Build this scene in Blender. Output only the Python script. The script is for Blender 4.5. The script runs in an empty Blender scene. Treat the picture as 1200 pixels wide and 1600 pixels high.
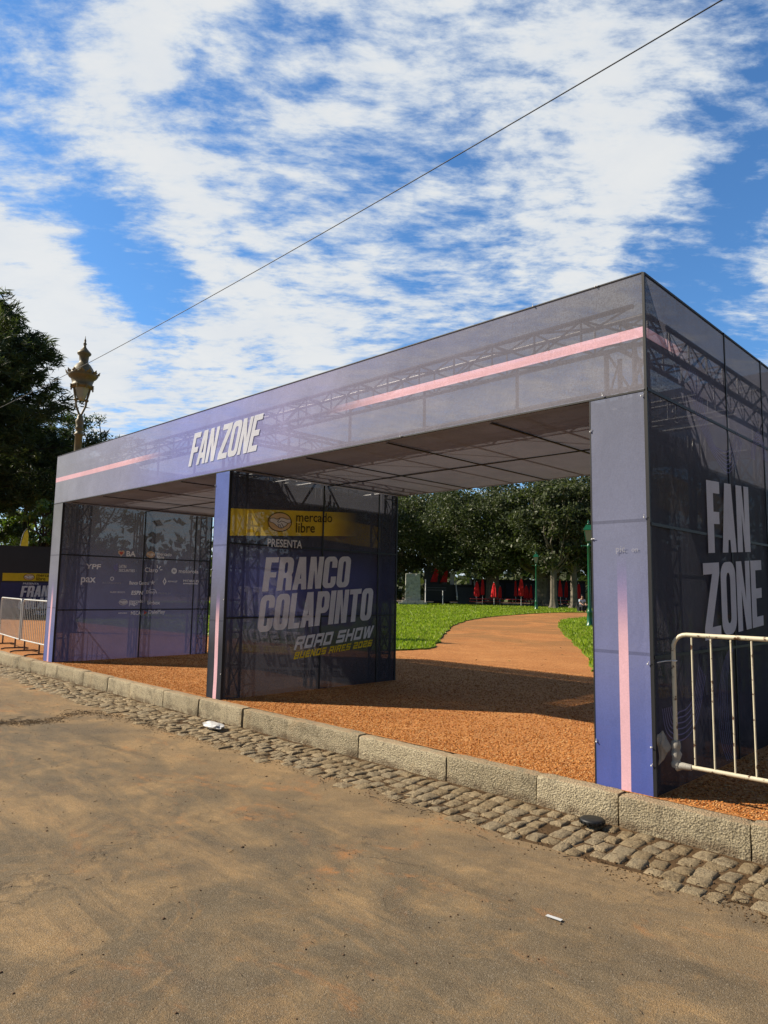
import bpy, bmesh, math, random
import numpy as np
from mathutils import Vector, Matrix
from mathutils.geometry import tessellate_polygon

SC = bpy.context.scene
COL = SC.collection
PI = math.pi
random.seed(7)
RNG = np.random.default_rng(7)

# ------------------------------------------------------------------ camera
CAM = Vector((2.2631, -5.1671, 1.4606))
YAW, PITCH, ROLL, FPX = 0.7787, 0.1122, 0.0177, 1087.72
cyw, syw = math.cos(YAW), math.sin(YAW)
FW = Vector((-syw*math.cos(PITCH), cyw*math.cos(PITCH), math.sin(PITCH)))
_r = Vector((cyw, syw, 0)); _u = _r.cross(FW)
RT = _r*math.cos(ROLL) + _u*math.sin(ROLL)
UP = -_r*math.sin(ROLL) + _u*math.cos(ROLL)
cd = bpy.data.cameras.new("camera"); cam = bpy.data.objects.new("camera", cd); COL.objects.link(cam)
M = Matrix.Identity(4)
for i in range(3):
    M[i][0], M[i][1], M[i][2], M[i][3] = RT[i], UP[i], -FW[i], CAM[i]
cam.matrix_world = M
cd.sensor_fit = 'VERTICAL'; cd.sensor_height = 36.0; cd.lens = FPX/1600*36.0
cd.clip_start = 0.05; cd.clip_end = 3000
SC.camera = cam

def ray(x, y):
    return (FW + RT*((x-600)/FPX) - UP*((y-800)/FPX)).normalized()
def ground_at(x, d):
    v = ray(x, 918); h = Vector((v.x, v.y, 0)).normalized()
    return Vector((CAM.x, CAM.y, 0)) + h*d

# ------------------------------------------------------------------ sun, sky, exposure
KX, KY = 1.07, 0.77                       # how far a shadow runs per metre of height
EL = math.atan(1/math.hypot(KX, KY)); AZ = math.atan2(-KX, -KY)
sl = bpy.data.lights.new("sun", 'SUN'); sl.energy = 5.0; sl.angle = math.radians(0.55); sl.color = (1.0, 0.885, 0.71)
so = bpy.data.objects.new("sun", sl); COL.objects.link(so); so.location = (-30, -20, 40)
so.rotation_euler = Vector((KX, KY, -1)).to_track_quat('-Z', 'Y').to_euler()

SC.view_settings.view_transform = 'Standard'; SC.view_settings.look = 'None'
SC.view_settings.exposure = 0.72; SC.view_settings.gamma = 1.0

class NT:
    """small node-tree helper"""
    def __init__(s, nt):
        s.nt = nt; s.n = nt.nodes; s.l = nt.links
    def put(s, sock, v):
        if v is None: return
        if isinstance(v, bpy.types.NodeSocket): s.l.new(v, sock)
        elif hasattr(sock.default_value, '__len__'):
            v = tuple(v) if hasattr(v, '__len__') else (v, v, v)
            if len(sock.default_value) == 4 and len(v) == 3: v = v + (1,)
            sock.default_value = v
        else: sock.default_value = v
    def math(s, op, a, b=None, c=None, clamp=False):
        n = s.n.new('ShaderNodeMath'); n.operation = op; n.use_clamp = clamp
        s.put(n.inputs[0], a); s.put(n.inputs[1], b); s.put(n.inputs[2], c); return n.outputs[0]
    def vmath(s, op, a, b=None, out=0):
        n = s.n.new('ShaderNodeVectorMath'); n.operation = op
        s.put(n.inputs[0], a)
        if b is not None:
            if op == 'SCALE': s.put(n.inputs[3], b)
            else: s.put(n.inputs[1], b)
        return n.outputs[out]
    def noise(s, vec, scale, detail=4, rough=0.55, dist=0.0, out=0):
        n = s.n.new('ShaderNodeTexNoise'); s.put(n.inputs['Vector'], vec)
        n.inputs['Scale'].default_value = scale; n.inputs['Detail'].default_value = detail
        n.inputs['Roughness'].default_value = rough; n.inputs['Distortion'].default_value = dist
        return n.outputs[out]
    def voro(s, vec, scale, feature='F1', out='Distance'):
        n = s.n.new('ShaderNodeTexVoronoi'); n.feature = feature
        s.put(n.inputs['Vector'], vec); n.inputs['Scale'].default_value = scale
        return n.outputs[out]
    def ramp(s, fac, stops, mode='LINEAR'):
        n = s.n.new('ShaderNodeValToRGB'); e = n.color_ramp.elements; n.color_ramp.interpolation = mode
        while len(e) < len(stops): e.new(0.5)
        for i, (p, c) in enumerate(stops):
            e[i].position = p
            c = tuple(c) if hasattr(c, '__len__') else (c, c, c)
            e[i].color = c + (1,) if len(c) == 3 else c
        s.put(n.inputs[0], fac); return n.outputs[0]
    def step(s, v, a, b, lo=0.0, hi=1.0):
        n = s.n.new('ShaderNodeMapRange'); n.interpolation_type = 'SMOOTHSTEP'
        s.put(n.inputs[0], v); s.put(n.inputs[1], a); s.put(n.inputs[2], b); s.put(n.inputs[3], lo); s.put(n.inputs[4], hi)
        return n.outputs[0]
    def lin(s, v, a, b, lo=0.0, hi=1.0):
        n = s.n.new('ShaderNodeMapRange')
        s.put(n.inputs[0], v); s.put(n.inputs[1], a); s.put(n.inputs[2], b); s.put(n.inputs[3], lo); s.put(n.inputs[4], hi)
        return n.outputs[0]
    def mix(s, f, a, b, mode='MIX'):
        n = s.n.new('ShaderNodeMix'); n.data_type = 'RGBA'; n.blend_type = mode
        s.put(n.inputs[0], f); s.put(n.inputs[6], a); s.put(n.inputs[7], b); return n.outputs[2]
    def sep(s, v):
        n = s.n.new('ShaderNodeSeparateXYZ'); s.put(n.inputs[0], v); return n.outputs
    def comb(s, x, y, z):
        n = s.n.new('ShaderNodeCombineXYZ'); s.put(n.inputs[0], x); s.put(n.inputs[1], y); s.put(n.inputs[2], z); return n.outputs[0]
    def bump(s, h, strength=0.3, dist=0.01):
        n = s.n.new('ShaderNodeBump'); n.inputs['Strength'].default_value = strength; n.inputs['Distance'].default_value = dist
        s.put(n.inputs['Height'], h); return n.outputs[0]
    def coord(s, which='Object'):
        return s.n.new('ShaderNodeTexCoord').outputs[which]

# world: Nishita sky with a procedural cloud layer high above
W = bpy.data.worlds.new("World"); SC.world = W; W.use_nodes = True
w = NT(W.node_tree); w.n.clear()
sky = w.n.new('ShaderNodeTexSky'); sky.sky_type = 'NISHITA'; sky.sun_disc = False
sky.sun_elevation = EL; sky.sun_rotation = AZ % (2*PI); sky.air_density = 1.0; sky.dust_density = 0.35; sky.ozone_density = 2.5
SKY_STRENGTH = 0.050
d0 = w.vmath('NORMALIZE', w.coord('Generated'))
sx, sy, sz = w.sep(d0)
zz = w.math('ADD', w.math('MAXIMUM', sz, 0.0), 0.16)
pp = w.comb(w.math('DIVIDE', sx, zz), w.math('DIVIDE', sy, zz), 0.0)
ps = w.comb(w.math('ADD', w.math('MULTIPLY', w.math('DIVIDE', sx, zz), 0.62), w.math('MULTIPLY', w.math('DIVIDE', sy, zz), 0.52)), w.math('MULTIPLY', w.math('SUBTRACT', w.math('DIVIDE', sy, zz), w.math('DIVIDE', sx, zz)), 1.05), 0.0)
warp = w.vmath('SCALE', w.vmath('SUBTRACT', w.noise(pp, 1.3, 3, 0.5, out=1), (0.5, 0.5, 0.5)), 0.55)
pw = w.vmath('ADD', pp, warp)
n1 = w.noise(pw, 1.55, 9, 0.60)
n2 = w.noise(w.vmath('ADD', ps, w.vmath('SCALE', warp, 0.4)), 8.5, 7, 0.66)
n3 = w.noise(pp, 0.55, 2, 0.5)
den = w.math('ADD', w.math('MULTIPLY', n1, 0.30), w.math('ADD', w.math('MULTIPLY', n2, 0.70), w.math('MULTIPLY', w.math('SUBTRACT', w.noise(w.vmath('ADD', ps, w.vmath('SCALE', warp, 0.3)), 19.0, 5, 0.62), 0.5), 0.40)))
den = w.math('ADD', den, w.math('MULTIPLY', w.math('SUBTRACT', n3, 0.5), 0.25))
CLEAR = [(50, 45, 80, .24), (240, 130, 32, .10), (30, 265, 40, .10), (90, 300, 50, .15), (160, 355, 50, .17), (220, 420, 55, .19), (265, 470, 40, .13), (320, 175, 38, .09), (440, 75, 50, .15), (290, 60, 22, .12), (400, 30, 25, .10),
         (1085, 390, 62, .24), (1165, 195, 55, .15), (1150, 495, 40, .15), (700, 190, 45, .08), (560, 250, 40, .06), (750, 340, 40, .07), (370, 330, 40, .06), (1040, 60, 40, .06), (420, 560, 28, .10), (230, 580, 25, .06), (40, 560, 25, .06)]
CLOUD = [(180, 235, 85, .13), (290, 300, 60, .09), (560, 40, 100, .07), (840, 40, 100, .05), (850, 190, 110, .07), (940, 370, 80, .13), (60, 150, 60, .14), (345, 25, 36, .20), (205, 30, 48, .20), (255, 70, 25, .10), (1050, 200, 80, .09), (1070, 300, 50, .09),
         (1180, 440, 42, .20), (640, 420, 150, .03), (50, 450, 60, .17), (100, 380, 30, .08), (400, 500, 100, .06), (300, 620, 150, .08), (30, 350, 45, .13), (120, 560, 60, .14), (960, 110, 80, .06)]
for (x, y, r, a) in CLEAR + [(x, y, r, -a) for (x, y, r, a) in CLOUD]:
    dt = w.vmath('DOT_PRODUCT', d0, tuple(ray(x, y)), out=1)
    den = w.math('SUBTRACT', den, w.step(dt, math.cos(2.0*r/FPX), math.cos(0.2*r/FPX), 0.0, a*0.80))
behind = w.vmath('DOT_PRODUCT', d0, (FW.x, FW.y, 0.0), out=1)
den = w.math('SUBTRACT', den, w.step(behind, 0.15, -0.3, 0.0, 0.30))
den = w.math('SUBTRACT', den, w.step(sz, 0.76, 0.94, 0.0, 0.25))
cov = w.step(den, 0.365, 0.645, 0.0, 0.95)
thick = w.step(den, 0.45, 0.72)
edge = w.step(w.noise(pw, 4.2, 5, 0.6), 0.35, 0.7)
ccol = w.mix(thick, (7.4, 8.6, 10.0), (10.1, 10.25, 10.2))
ccol = w.mix(w.math('MULTIPLY', edge, 0.35), ccol, (8.0, 8.7, 9.6))
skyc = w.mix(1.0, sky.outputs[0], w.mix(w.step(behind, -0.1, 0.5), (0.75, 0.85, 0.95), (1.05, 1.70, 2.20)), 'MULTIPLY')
horizon = w.step(sz, 0.0, 0.16, 0.75, 0.0)
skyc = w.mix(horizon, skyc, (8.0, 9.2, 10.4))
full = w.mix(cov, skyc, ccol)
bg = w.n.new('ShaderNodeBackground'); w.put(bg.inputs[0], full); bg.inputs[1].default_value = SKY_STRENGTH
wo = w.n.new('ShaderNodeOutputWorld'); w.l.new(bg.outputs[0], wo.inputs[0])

# ------------------------------------------------------------------ materials
ALB = 0.80                                  # every measured colour sits this much below the sunlit look in the photograph
def newmat(name):
    m = bpy.data.materials.new(name); m.use_nodes = True
    t = NT(m.node_tree); t.n.clear()
    out = t.n.new('ShaderNodeOutputMaterial')
    return m, t, out
def principled(t, col, rough=0.6, spec=0.4, metal=0.0, normal=None):
    b = t.n.new('ShaderNodeBsdfPrincipled')
    if isinstance(col, bpy.types.NodeSocket): col = t.mix(1.0, col, (ALB, ALB, ALB), 'MULTIPLY')
    else: col = tuple(x*ALB for x in col)
    t.put(b.inputs['Base Color'], col); t.put(b.inputs['Roughness'], rough); t.put(b.inputs['Metallic'], metal)
    t.put(b.inputs['Specular IOR Level'], spec)
    if normal is not None: t.l.new(normal, b.inputs['Normal'])
    return b
def plain(name, col, rough=0.6, spec=0.4, metal=0.0, vary=0.18, scale=6.0, dirt=None, bump=0.0):
    m, t, out = newmat(name); c = t.coord()
    n = t.noise(c, scale, 6, 0.6)
    cc = t.mix(t.lin(n, 0.3, 0.7), tuple(x*(1-vary) for x in col), tuple(min(1, x*(1+vary)) for x in col))
    if dirt:
        dcol, lo, hi, sc = dirt
        cc = t.mix(t.step(t.noise(c, sc, 7, 0.65), lo, hi), cc, dcol)
    nm = t.bump(t.noise(c, scale*14, 4, 0.6), bump, 0.01) if bump else None
    b = principled(t, cc, rough, spec, metal, nm); t.l.new(b.outputs[0], out.inputs[0]); return m

def banner(name, colfn, see=0.2, trans=0.28, rough=0.72, spec=0.10, grain=.22, gs=190.0):
    """printed mesh fabric: partly see-through, partly translucent"""
    m, t, out = newmat(name); c = t.coord()
    col = colfn(t, c)
    wr = t.noise(c, 2.2, 5, 0.6, 0.6)
    wv = t.noise(c, gs, 3, 0.7)
    crease = t.noise(t.vmath('MULTIPLY', c, (1.0, 1.0, 0.35)), 3.2, 4, 0.7, 1.6)
    col = t.mix(1.0, col, t.lin(t.math('ADD', t.math('MULTIPLY', wv, 0.6), t.math('MULTIPLY', wr, 0.4)), 0.3, 0.7, 1-grain, 1+grain), 'MULTIPLY')
    nm = t.bump(t.math('ADD', t.math('ADD', wr, t.math('MULTIPLY', crease, .6)), t.math('MULTIPLY', wv, 0.02)), 0.16, 0.03)
    b = principled(t, col, rough, spec, 0, nm)
    tl = t.n.new('ShaderNodeBsdfTranslucent'); t.put(tl.inputs[0], col)
    mx = t.n.new('ShaderNodeMixShader'); mx.inputs[0].default_value = trans
    t.l.new(b.outputs[0], mx.inputs[1]); t.l.new(tl.outputs[0], mx.inputs[2])
    tr = t.n.new('ShaderNodeBsdfTransparent')
    m2 = t.n.new('ShaderNodeMixShader')
    t.put(m2.inputs[0], t.lin(t.noise(c, 90.0, 2, 0.6), 0.3, 0.7, max(0, see-0.07), max(0, see+0.07)))
    t.l.new(mx.outputs[0], m2.inputs[1]); t.l.new(tr.outputs[0], m2.inputs[2]); t.l.new(m2.outputs[0], out.inputs[0])
    return m

PINK = (0.98, 0.60, 0.69)
def fascia_col(t, c):
    x, y, z = t.sep(c)
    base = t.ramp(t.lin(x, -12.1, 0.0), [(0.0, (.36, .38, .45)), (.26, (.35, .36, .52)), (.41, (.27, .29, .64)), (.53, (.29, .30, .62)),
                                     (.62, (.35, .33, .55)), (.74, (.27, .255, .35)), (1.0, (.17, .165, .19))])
    base = t.mix(t.math('MULTIPLY', t.step(z, 3.55, 3.2), t.step(x, -5.5, -1.0, 0, 0.7)), base, (.30, .285, .33))  # paler below the stripe: sunlit ceiling behind the mesh, put into the colour
    band = t.math('MULTIPLY', t.math('GREATER_THAN', z, 3.475), t.math('LESS_THAN', z, 3.56))
    fade = t.math('ADD', t.step(x, -3.9, -2.6), t.step(x, -7.6, -9.0))
    return t.mix(t.math('MULTIPLY', band, fade), base, PINK)
def pillar_col(stops, x0, x1, z0, z1):
    def f(t, c):
        x, y, z = t.sep(c)
        base = t.ramp(t.lin(z, 0.0, 3.05), stops)
        band = t.math('MULTIPLY', t.math('GREATER_THAN', x, x0), t.math('LESS_THAN', x, x1))
        for zs in (1.02, 2.03):
            base = t.mix(t.math('MULTIPLY', t.math('LESS_THAN', t.math('ABSOLUTE', t.math('SUBTRACT', z, zs)), .013), .35), base, (.03, .03, .05))
        sc = t.mix(t.step(z, z0+0.15, z1-0.1), PINK, (.36, .26, .66))
        return t.mix(t.math('MULTIPLY', band, t.step(z, z1, z0)), base, sc)
    return f
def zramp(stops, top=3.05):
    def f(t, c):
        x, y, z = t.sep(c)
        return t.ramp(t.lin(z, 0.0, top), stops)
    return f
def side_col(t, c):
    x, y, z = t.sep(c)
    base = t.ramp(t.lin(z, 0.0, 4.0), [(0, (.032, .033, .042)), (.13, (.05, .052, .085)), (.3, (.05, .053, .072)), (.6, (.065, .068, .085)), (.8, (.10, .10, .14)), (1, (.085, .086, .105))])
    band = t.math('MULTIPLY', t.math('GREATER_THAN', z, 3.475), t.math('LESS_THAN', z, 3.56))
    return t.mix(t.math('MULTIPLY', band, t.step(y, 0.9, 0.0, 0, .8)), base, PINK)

def poster_col(flip):
    def f(t, c):
        x, y, z = t.sep(c)
        if flip: y = t.math('SUBTRACT', 3.307, y)
        base = t.ramp(t.lin(z, 0.0, 3.05), [(0, (.085, .088, .105)), (.22, (.09, .093, .12)), (.4, (.11, .12, .29)), (.55, (.11, .125, .32)), (.68, (.085, .09, .13)), (1, (.06, .062, .072))])
        base = t.mix(t.step(y, 1.9, 3.1, 0, .65), base, (.06, .062, .08))
        top = t.math('ADD', 2.525, t.math('MULTIPLY', y, 0.065)); bot = t.math('ADD', 2.155, t.math('MULTIPLY', y, 0.065))
        band = t.math('MULTIPLY', t.math('LESS_THAN', z, top), t.math('GREATER_THAN', z, bot))
        return t.mix(t.math('MULTIPLY', band, t.step(y, 2.45, 1.55)), base, (1.0, .70, .05))
    return f

MAT = {}
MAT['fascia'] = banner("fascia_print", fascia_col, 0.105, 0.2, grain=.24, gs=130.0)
MAT['back_fascia'] = banner("back_fascia_print", lambda t, c: (.10, .10, .13), 0.12, 0.3)
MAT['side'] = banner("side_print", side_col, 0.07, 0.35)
MAT['pillar_r'] = banner("pillar_right_print", pillar_col([(0, (.10, .14, .48)), (.12, (.12, .16, .47)), (.34, (.22, .24, .45)), (.6, (.245, .265, .40)), (1, (.225, .24, .32))], -.262, -.185, 0.95, 1.85), .05, .2, grain=.10)
MAT['pillar_m'] = banner("pillar_middle_print", pillar_col([(0, (.035, .04, .055)), (.22, (.05, .055, .075)), (.45, (.17, .175, .25)), (.62, (.22, .24, .42)), (.8, (.15, .20, .52)), (1, (.14, .20, .55))], -5.965, -5.885, .9, 1.5), .06, .2)
MAT['pillar_l'] = banner("pillar_left_print", pillar_col([(0, (.15, .19, .50)), (.3, (.22, .235, .42)), (.55, (.27, .28, .36)), (1, (.25, .265, .29))], -11.83, -11.75, 1.0, 1.6), .06, .2)
MAT['poster'] = banner("poster_print", poster_col(False), 0.17, 0.42)
MAT['poster_back'] = banner("poster_back_print", poster_col(True), 0.22, 0.40)
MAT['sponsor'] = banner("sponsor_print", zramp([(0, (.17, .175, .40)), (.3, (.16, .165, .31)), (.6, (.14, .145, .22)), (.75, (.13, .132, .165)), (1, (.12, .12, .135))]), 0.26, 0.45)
MAT['dark'] = banner("dark_print", zramp([(0, (.06, .062, .12)), (1, (.05, .05, .06))]), 0.25, 0.3)
MAT['ceiling'] = banner("ceiling_fabric", lambda t, c: (.25, .25, .29), -0.07, 0.14, 0.85, 0.05)
def ink(name, col, see=0.16, trans=0.25): return banner(name, lambda t, c: col, see, trans, 0.7, 0.12)
MAT['white_ink'] = ink("white_ink", (.80, .82, .88), .05)
MAT['white_thin'] = ink("white_print_ink", (1.0, 1.0, 1.0), .03, .38)
MAT['grey_ink'] = ink("grey_ink", (.45, .45, .50), .25)
MAT['yellow_ink'] = ink("yellow_ink", (1.0, .74, .05), .04, .38)
MAT['black_ink'] = ink("black_ink", (.012, .012, .015), .12)
MAT['cream_ink'] = ink("cream_ink", (.78, .58, .42), .12)
MAT['orange_ink'] = ink("orange_ink", (.85, .60, .33), .12)
MAT['red_ink'] = ink("red_ink", (.75, .13, .10), .12)
MAT['lilac_ink'] = ink("lilac_ink", (.26, .25, .48), .25)
MAT['seam'] = plain("black_seam_tape", (.008, .008, .011), 0.6)
MAT['truss'] = plain("truss_metal", (.30, .30, .31), 0.42, 0.5, 0.85, 0.15, 9, ((.12, .11, .10), .55, .75, 14))
MAT['tie'] = plain("white_plastic_tie", (.75, .76, .78), 0.4)

def mat_asphalt():
    m, t, out = newmat("dusty_asphalt"); c = t.coord()
    x, y, z = t.sep(c)
    big = t.noise(c, 0.7, 7, 0.68, 0.9); mid = t.noise(c, 3.2, 8, 0.7, 0.5); small = t.noise(c, 14, 6, .7); fine = t.noise(c, 95, 4, 0.8); grit = t.voro(c, 170); gcol = t.sep(t.voro(c, 230, out='Color'))
    st = t.noise(t.vmath('MULTIPLY', c, (0.45, 1.5, 1.0)), 1.5, 8, 0.72, 0.9)
    base = t.mix(t.step(mid, .3, .7), (.138, .106, .067), (.190, .145, .090))
    base = t.mix(t.step(small, .4, .7, 0, .5), base, (.112, .087, .056))
    # tan dust lies in drifts, thicker towards the gutter
    k = t.math('ADD', t.math('MULTIPLY', t.step(big, .40, .60), t.step(st, .36, .62)), t.step(y, -2.3, -1.0, 0, .5), clamp=True)
    k = t.math('MULTIPLY', k, t.step(mid, .22, .55, .35, 1.0))
    col = t.mix(t.math('MULTIPLY', k, .9), base, t.mix(t.step(small, .3, .7), (.315, .205, .098), (.41, .272, .134)))
    k2 = t.math('MULTIPLY', t.step(t.noise(t.vmath('ADD', c, (4, 7, 0)), 1.9, 8, .72, 1.2), .50, .66), t.step(small, .3, .6))
    col = t.mix(t.math('MULTIPLY', k2, .55), col, (.33, .205, .092))
    # brick dust walked out of the park: rusty smears
    rust = t.math('MULTIPLY', t.step(t.noise(t.vmath('MULTIPLY', c, (.7, 1.3, 1)), 1.3, 8, 0.75, 1.2), .52, .68), t.step(t.noise(c, 8.0, 6, .7), .40, .62))
    rust = t.math('MULTIPLY', rust, t.step(y, -4.3, -1.8, .35, 1.0))
    col = t.mix(t.math('MULTIPLY', rust, .75), col, (.44, .195, .065))
    # darker bare asphalt in long worn lanes
    dk = t.step(t.noise(t.vmath('ADD', t.vmath('MULTIPLY', c, (.5, 1.1, 1)), (9, 3, 0)), 1.0, 7, .68, .8), .50, .68)
    col = t.mix(t.math('MULTIPLY', dk, .6), col, (.122, .098, .068))
    cr = t.voro(t.vmath('ADD', t.vmath('MULTIPLY', c, (.5, 1, 1)), t.vmath('SCALE', t.noise(c, 2.2, 5, .6, out=1), .9)), .30, 'DISTANCE_TO_EDGE')
    crm = t.math('MULTIPLY', t.step(cr, .006, .001), t.step(t.noise(c, .6, 3), .48, .58))
    col = t.mix(t.math('MULTIPLY', crm, .45), col, (.055, .042, .030))
    # curved tyre scrubs
    for (cx, cy, r, wd) in [(-2.6, -4.4, 1.75, .04), (-2.45, -4.3, 1.95, .03), (-5.5, -2.0, 3.3, .06), (-0.4, -5.4, 2.7, .035), (-4.2, -6.5, 4.3, .07), (-4.2, -6.5, 4.12, .03)]:
        dd = t.vmath('LENGTH', t.vmath('SUBTRACT', t.comb(x, y, 0.0), (cx, cy, 0)), out=1)
        a = t.math('ABSOLUTE', t.math('SUBTRACT', dd, r))
        s_ = t.math('MULTIPLY', t.step(a, wd, wd*.2), t.step(t.noise(c, 3.0, 6, .75), .46, .64))
        col = t.mix(t.math('MULTIPLY', s_, .5), col, (.33, .21, .10))
    # faint wheel tracks running along the road
    wy = t.math('ADD', y, t.math('MULTIPLY', t.math('SUBTRACT', t.noise(t.vmath('MULTIPLY', c, (.35, .35, 1)), 1.0, 3), .5), 1.1))
    for (y0, wd) in ((-1.75, .10), (-2.55, .16), (-3.3, .12), (-3.75, .05), (-4.3, .14)):
        a = t.math('ABSOLUTE', t.math('SUBTRACT', wy, y0))
        s_ = t.math('MULTIPLY', t.step(a, wd, wd*.3), t.step(t.noise(t.vmath('MULTIPLY', c, (.6, 3, 1)), 2.2, 7, .75), .44, .66))
        col = t.mix(t.math('MULTIPLY', s_, .5), col, (.36, .235, .115) if wd > .11 else (.09, .072, .048))
    col = t.mix(1.0, col, t.lin(fine, .25, .75, .45, 1.58), 'MULTIPLY')
    col = t.mix(t.step(grit, .25, .12, 0, .40), col, (.05, .044, .036))
    col = t.mix(t.step(gcol[0], .90, .99, 0, .55), col, (.36, .31, .24))
    h = t.math('ADD', t.math('ADD', t.math('MULTIPLY', fine, .7), t.math('MULTIPLY', grit, .5)), t.math('MULTIPLY', small, .5))
    b = principled(t, col, .9, .2, 0, t.bump(h, .7, .008)); t.l.new(b.outputs[0], out.inputs[0]); return m
def mat_brick():
    m, t, out = newmat("crushed_brick"); c = t.coord()
    big = t.noise(c, .8, 5, .6); mid = t.noise(c, 5, 6, .65); v = t.voro(c, 48, out='Color'); vd = t.voro(c, 48); fine = t.noise(c, 120, 3, .7)
    col = t.mix(t.step(big, .3, .7), (.38, .135, .036), (.49, .205, .064))
    r = t.sep(v)[0]
    col = t.mix(t.math('MULTIPLY', r, .55), col, (.64, .32, .115))
    col = t.mix(t.step(t.sep(v)[1], .7, 1.0, 0, .65), col, (.20, .072, .03))
    col = t.mix(t.step(mid, .56, .72, 0, .6), col, (.22, .105, .040))
    col = t.mix(t.step(t.noise(t.vmath('ADD', c, (3, 1, 0)), 1.6, 7, .7, .7), .52, .68, 0, .5), col, (.30, .125, .040))
    col = t.mix(t.step(t.noise(t.vmath('ADD', c, (8, 4, 0)), 2.3, 7, .7, .7), .54, .70, 0, .45), col, (.66, .33, .12))
    # trodden darker strip along the path
    x, y, z = t.sep(c)
    tr = t.math('MULTIPLY', t.step(t.noise(c, .35, 5, .65, 1.0), .42, .54), t.step(y, 8, 14))
    col = t.mix(t.math('MULTIPLY', tr, .6), col, (.25, .135, .050))
    col = t.mix(1.0, col, t.lin(fine, .25, .75, .6, 1.4), 'MULTIPLY')
    b = principled(t, col, .95, .15, 0, t.bump(t.math('ADD', t.math('MULTIPLY', vd, -1.0), t.math('MULTIPLY', mid, .8)), .8, .012)); t.l.new(b.outputs[0], out.inputs[0]); return m
def mat_granite():
    m, t, out = newmat("kerb_granite"); c = t.coord()
    g = t.n.new('ShaderNodeNewGeometry')
    isl = g.outputs['Random Per Island']
    sp = t.noise(c, 95, 4, .75); big = t.noise(c, 3, 6, .65); v = t.voro(c, 130, out='Color')
    col = t.mix(t.lin(isl, 0, 1), (.37, .31, .20), (.53, .45, .30))
    col = t.mix(t.step(big, .48, .68, 0, .6), col, (.19, .16, .105))
    col = t.mix(t.step(t.sep(v)[0], .72, .95, 0, .7), col, (.08, .07, .055))
    col = t.mix(t.step(t.sep(v)[1], .75, .95, 0, .6), col, (.55, .48, .35))
    stn = t.math('MULTIPLY', t.step(t.noise(t.vmath('MULTIPLY', c, (1, 1, .45)), 2.4, 7, .7, .8), .50, .66), t.step(t.noise(c, 20, 5, .7), .3, .6))
    col = t.mix(t.math('MULTIPLY', stn, .6), col, (.13, .105, .07))
    col = t.mix(t.step(t.noise(t.vmath('ADD', c, (5, 2, 1)), 1.7, 6, .7), .54, .70, 0, .45), col, (.48, .34, .19))
    col = t.mix(1.0, col, t.lin(sp, .25, .75, .55, 1.45), 'MULTIPLY')
    nz = t.sep(t.n.new('ShaderNodeNewGeometry').outputs['Normal'])[2]
    col = t.mix(t.math('MULTIPLY', t.step(nz, .6, .95, 0, .55), t.step(t.noise(c, 7, 5), .3, .55)), col, (.50, .34, .20))
    x, y, z = t.sep(c)
    soil = t.math('MULTIPLY', t.step(z, -.135, -.2), t.step(t.noise(c, 9, 5), .35, .6))
    col = t.mix(t.math('MULTIPLY', soil, .7), col, (.13, .085, .05))
    b = principled(t, col, .9, .2, 0, t.bump(t.math('ADD', sp, t.math('MULTIPLY', t.voro(c, 70), .9)), .9, .013)); t.l.new(b.outputs[0], out.inputs[0]); return m
def mat_cobble():
    m, t, out = newmat("cobble_stone"); c = t.coord()
    isl = t.n.new('ShaderNodeNewGeometry').outputs['Random Per Island']
    col = t.ramp(isl, [(0, (.33, .245, .14)), (.35, (.45, .345, .205)), (.7, (.39, .315, .205)), (1, (.53, .41, .25))])
    col = t.mix(t.step(t.noise(c, 14, 6, .65), .48, .7, 0, .7), col, (.15, .098, .052))
    f = t.noise(c, 80, 5, .7)
    col = t.mix(1.0, col, t.lin(f, .25, .75, .65, 1.35), 'MULTIPLY')
    b = principled(t, col, .85, .25, 0, t.bump(t.math('ADD', f, t.math('MULTIPLY', t.noise(c, 26, 6, .7), 2.6)), 1.0, .02)); t.l.new(b.outputs[0], out.inputs[0]); return m
def mat_leaf(name, c0, c1, c2, rough=.42, trans=.3, spec=.5):
    m, t, out = newmat(name); c = t.coord()
    isl = t.n.new('ShaderNodeNewGeometry').outputs['Random Per Island']
    col = t.ramp(isl, [(0, c0), (.5, c1), (1, c2)])
    col = t.mix(1.0, col, t.lin(t.noise(c, .8, 6, .65), .3, .7, .62, 1.42), 'MULTIPLY')
    b = principled(t, col, rough, spec)
    tl = t.n.new('ShaderNodeBsdfTranslucent'); t.put(tl.inputs[0], t.mix(1.0, col, (1.2, 1.35, .6), 'MULTIPLY'))
    mx = t.n.new('ShaderNodeMixShader'); mx.inputs[0].default_value = trans
    t.l.new(b.outputs[0], mx.inputs[1]); t.l.new(tl.outputs[0], mx.inputs[2]); t.l.new(mx.outputs[0], out.inputs[0]); return m
MAT['asphalt'] = mat_asphalt(); MAT['brick'] = mat_brick(); MAT['granite'] = mat_granite(); MAT['cobble'] = mat_cobble()
MAT['soil'] = plain("gutter_soil", (.10, .062, .032), .95, .1, 0, .4, 9, ((.20, .13, .07), .5, .7, 5), .5)
MAT['earth'] = plain("park_earth", (.12, .085, .05), .95, .1, 0, .35, 1.5)
MAT['turf'] = plain("turf", (.12, .18, .012), .9, .15, 0, .4, 1.2, ((.15, .20, .03), .5, .7, 3), .4)
MAT['blade'] = mat_leaf("grass_blade", (.15, .22, .012), (.22, .31, .02), (.34, .38, .06), .5, .4, .3)
MAT['fig_leaf'] = mat_leaf("fig_leaf", (.044, .060, .026), (.072, .092, .040), (.125, .140, .075), .5, .2, .22)
MAT['needle'] = mat_leaf("dark_needle", (.034, .050, .024), (.056, .078, .034), (.10, .115, .048), .6, .28, .25)
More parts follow.
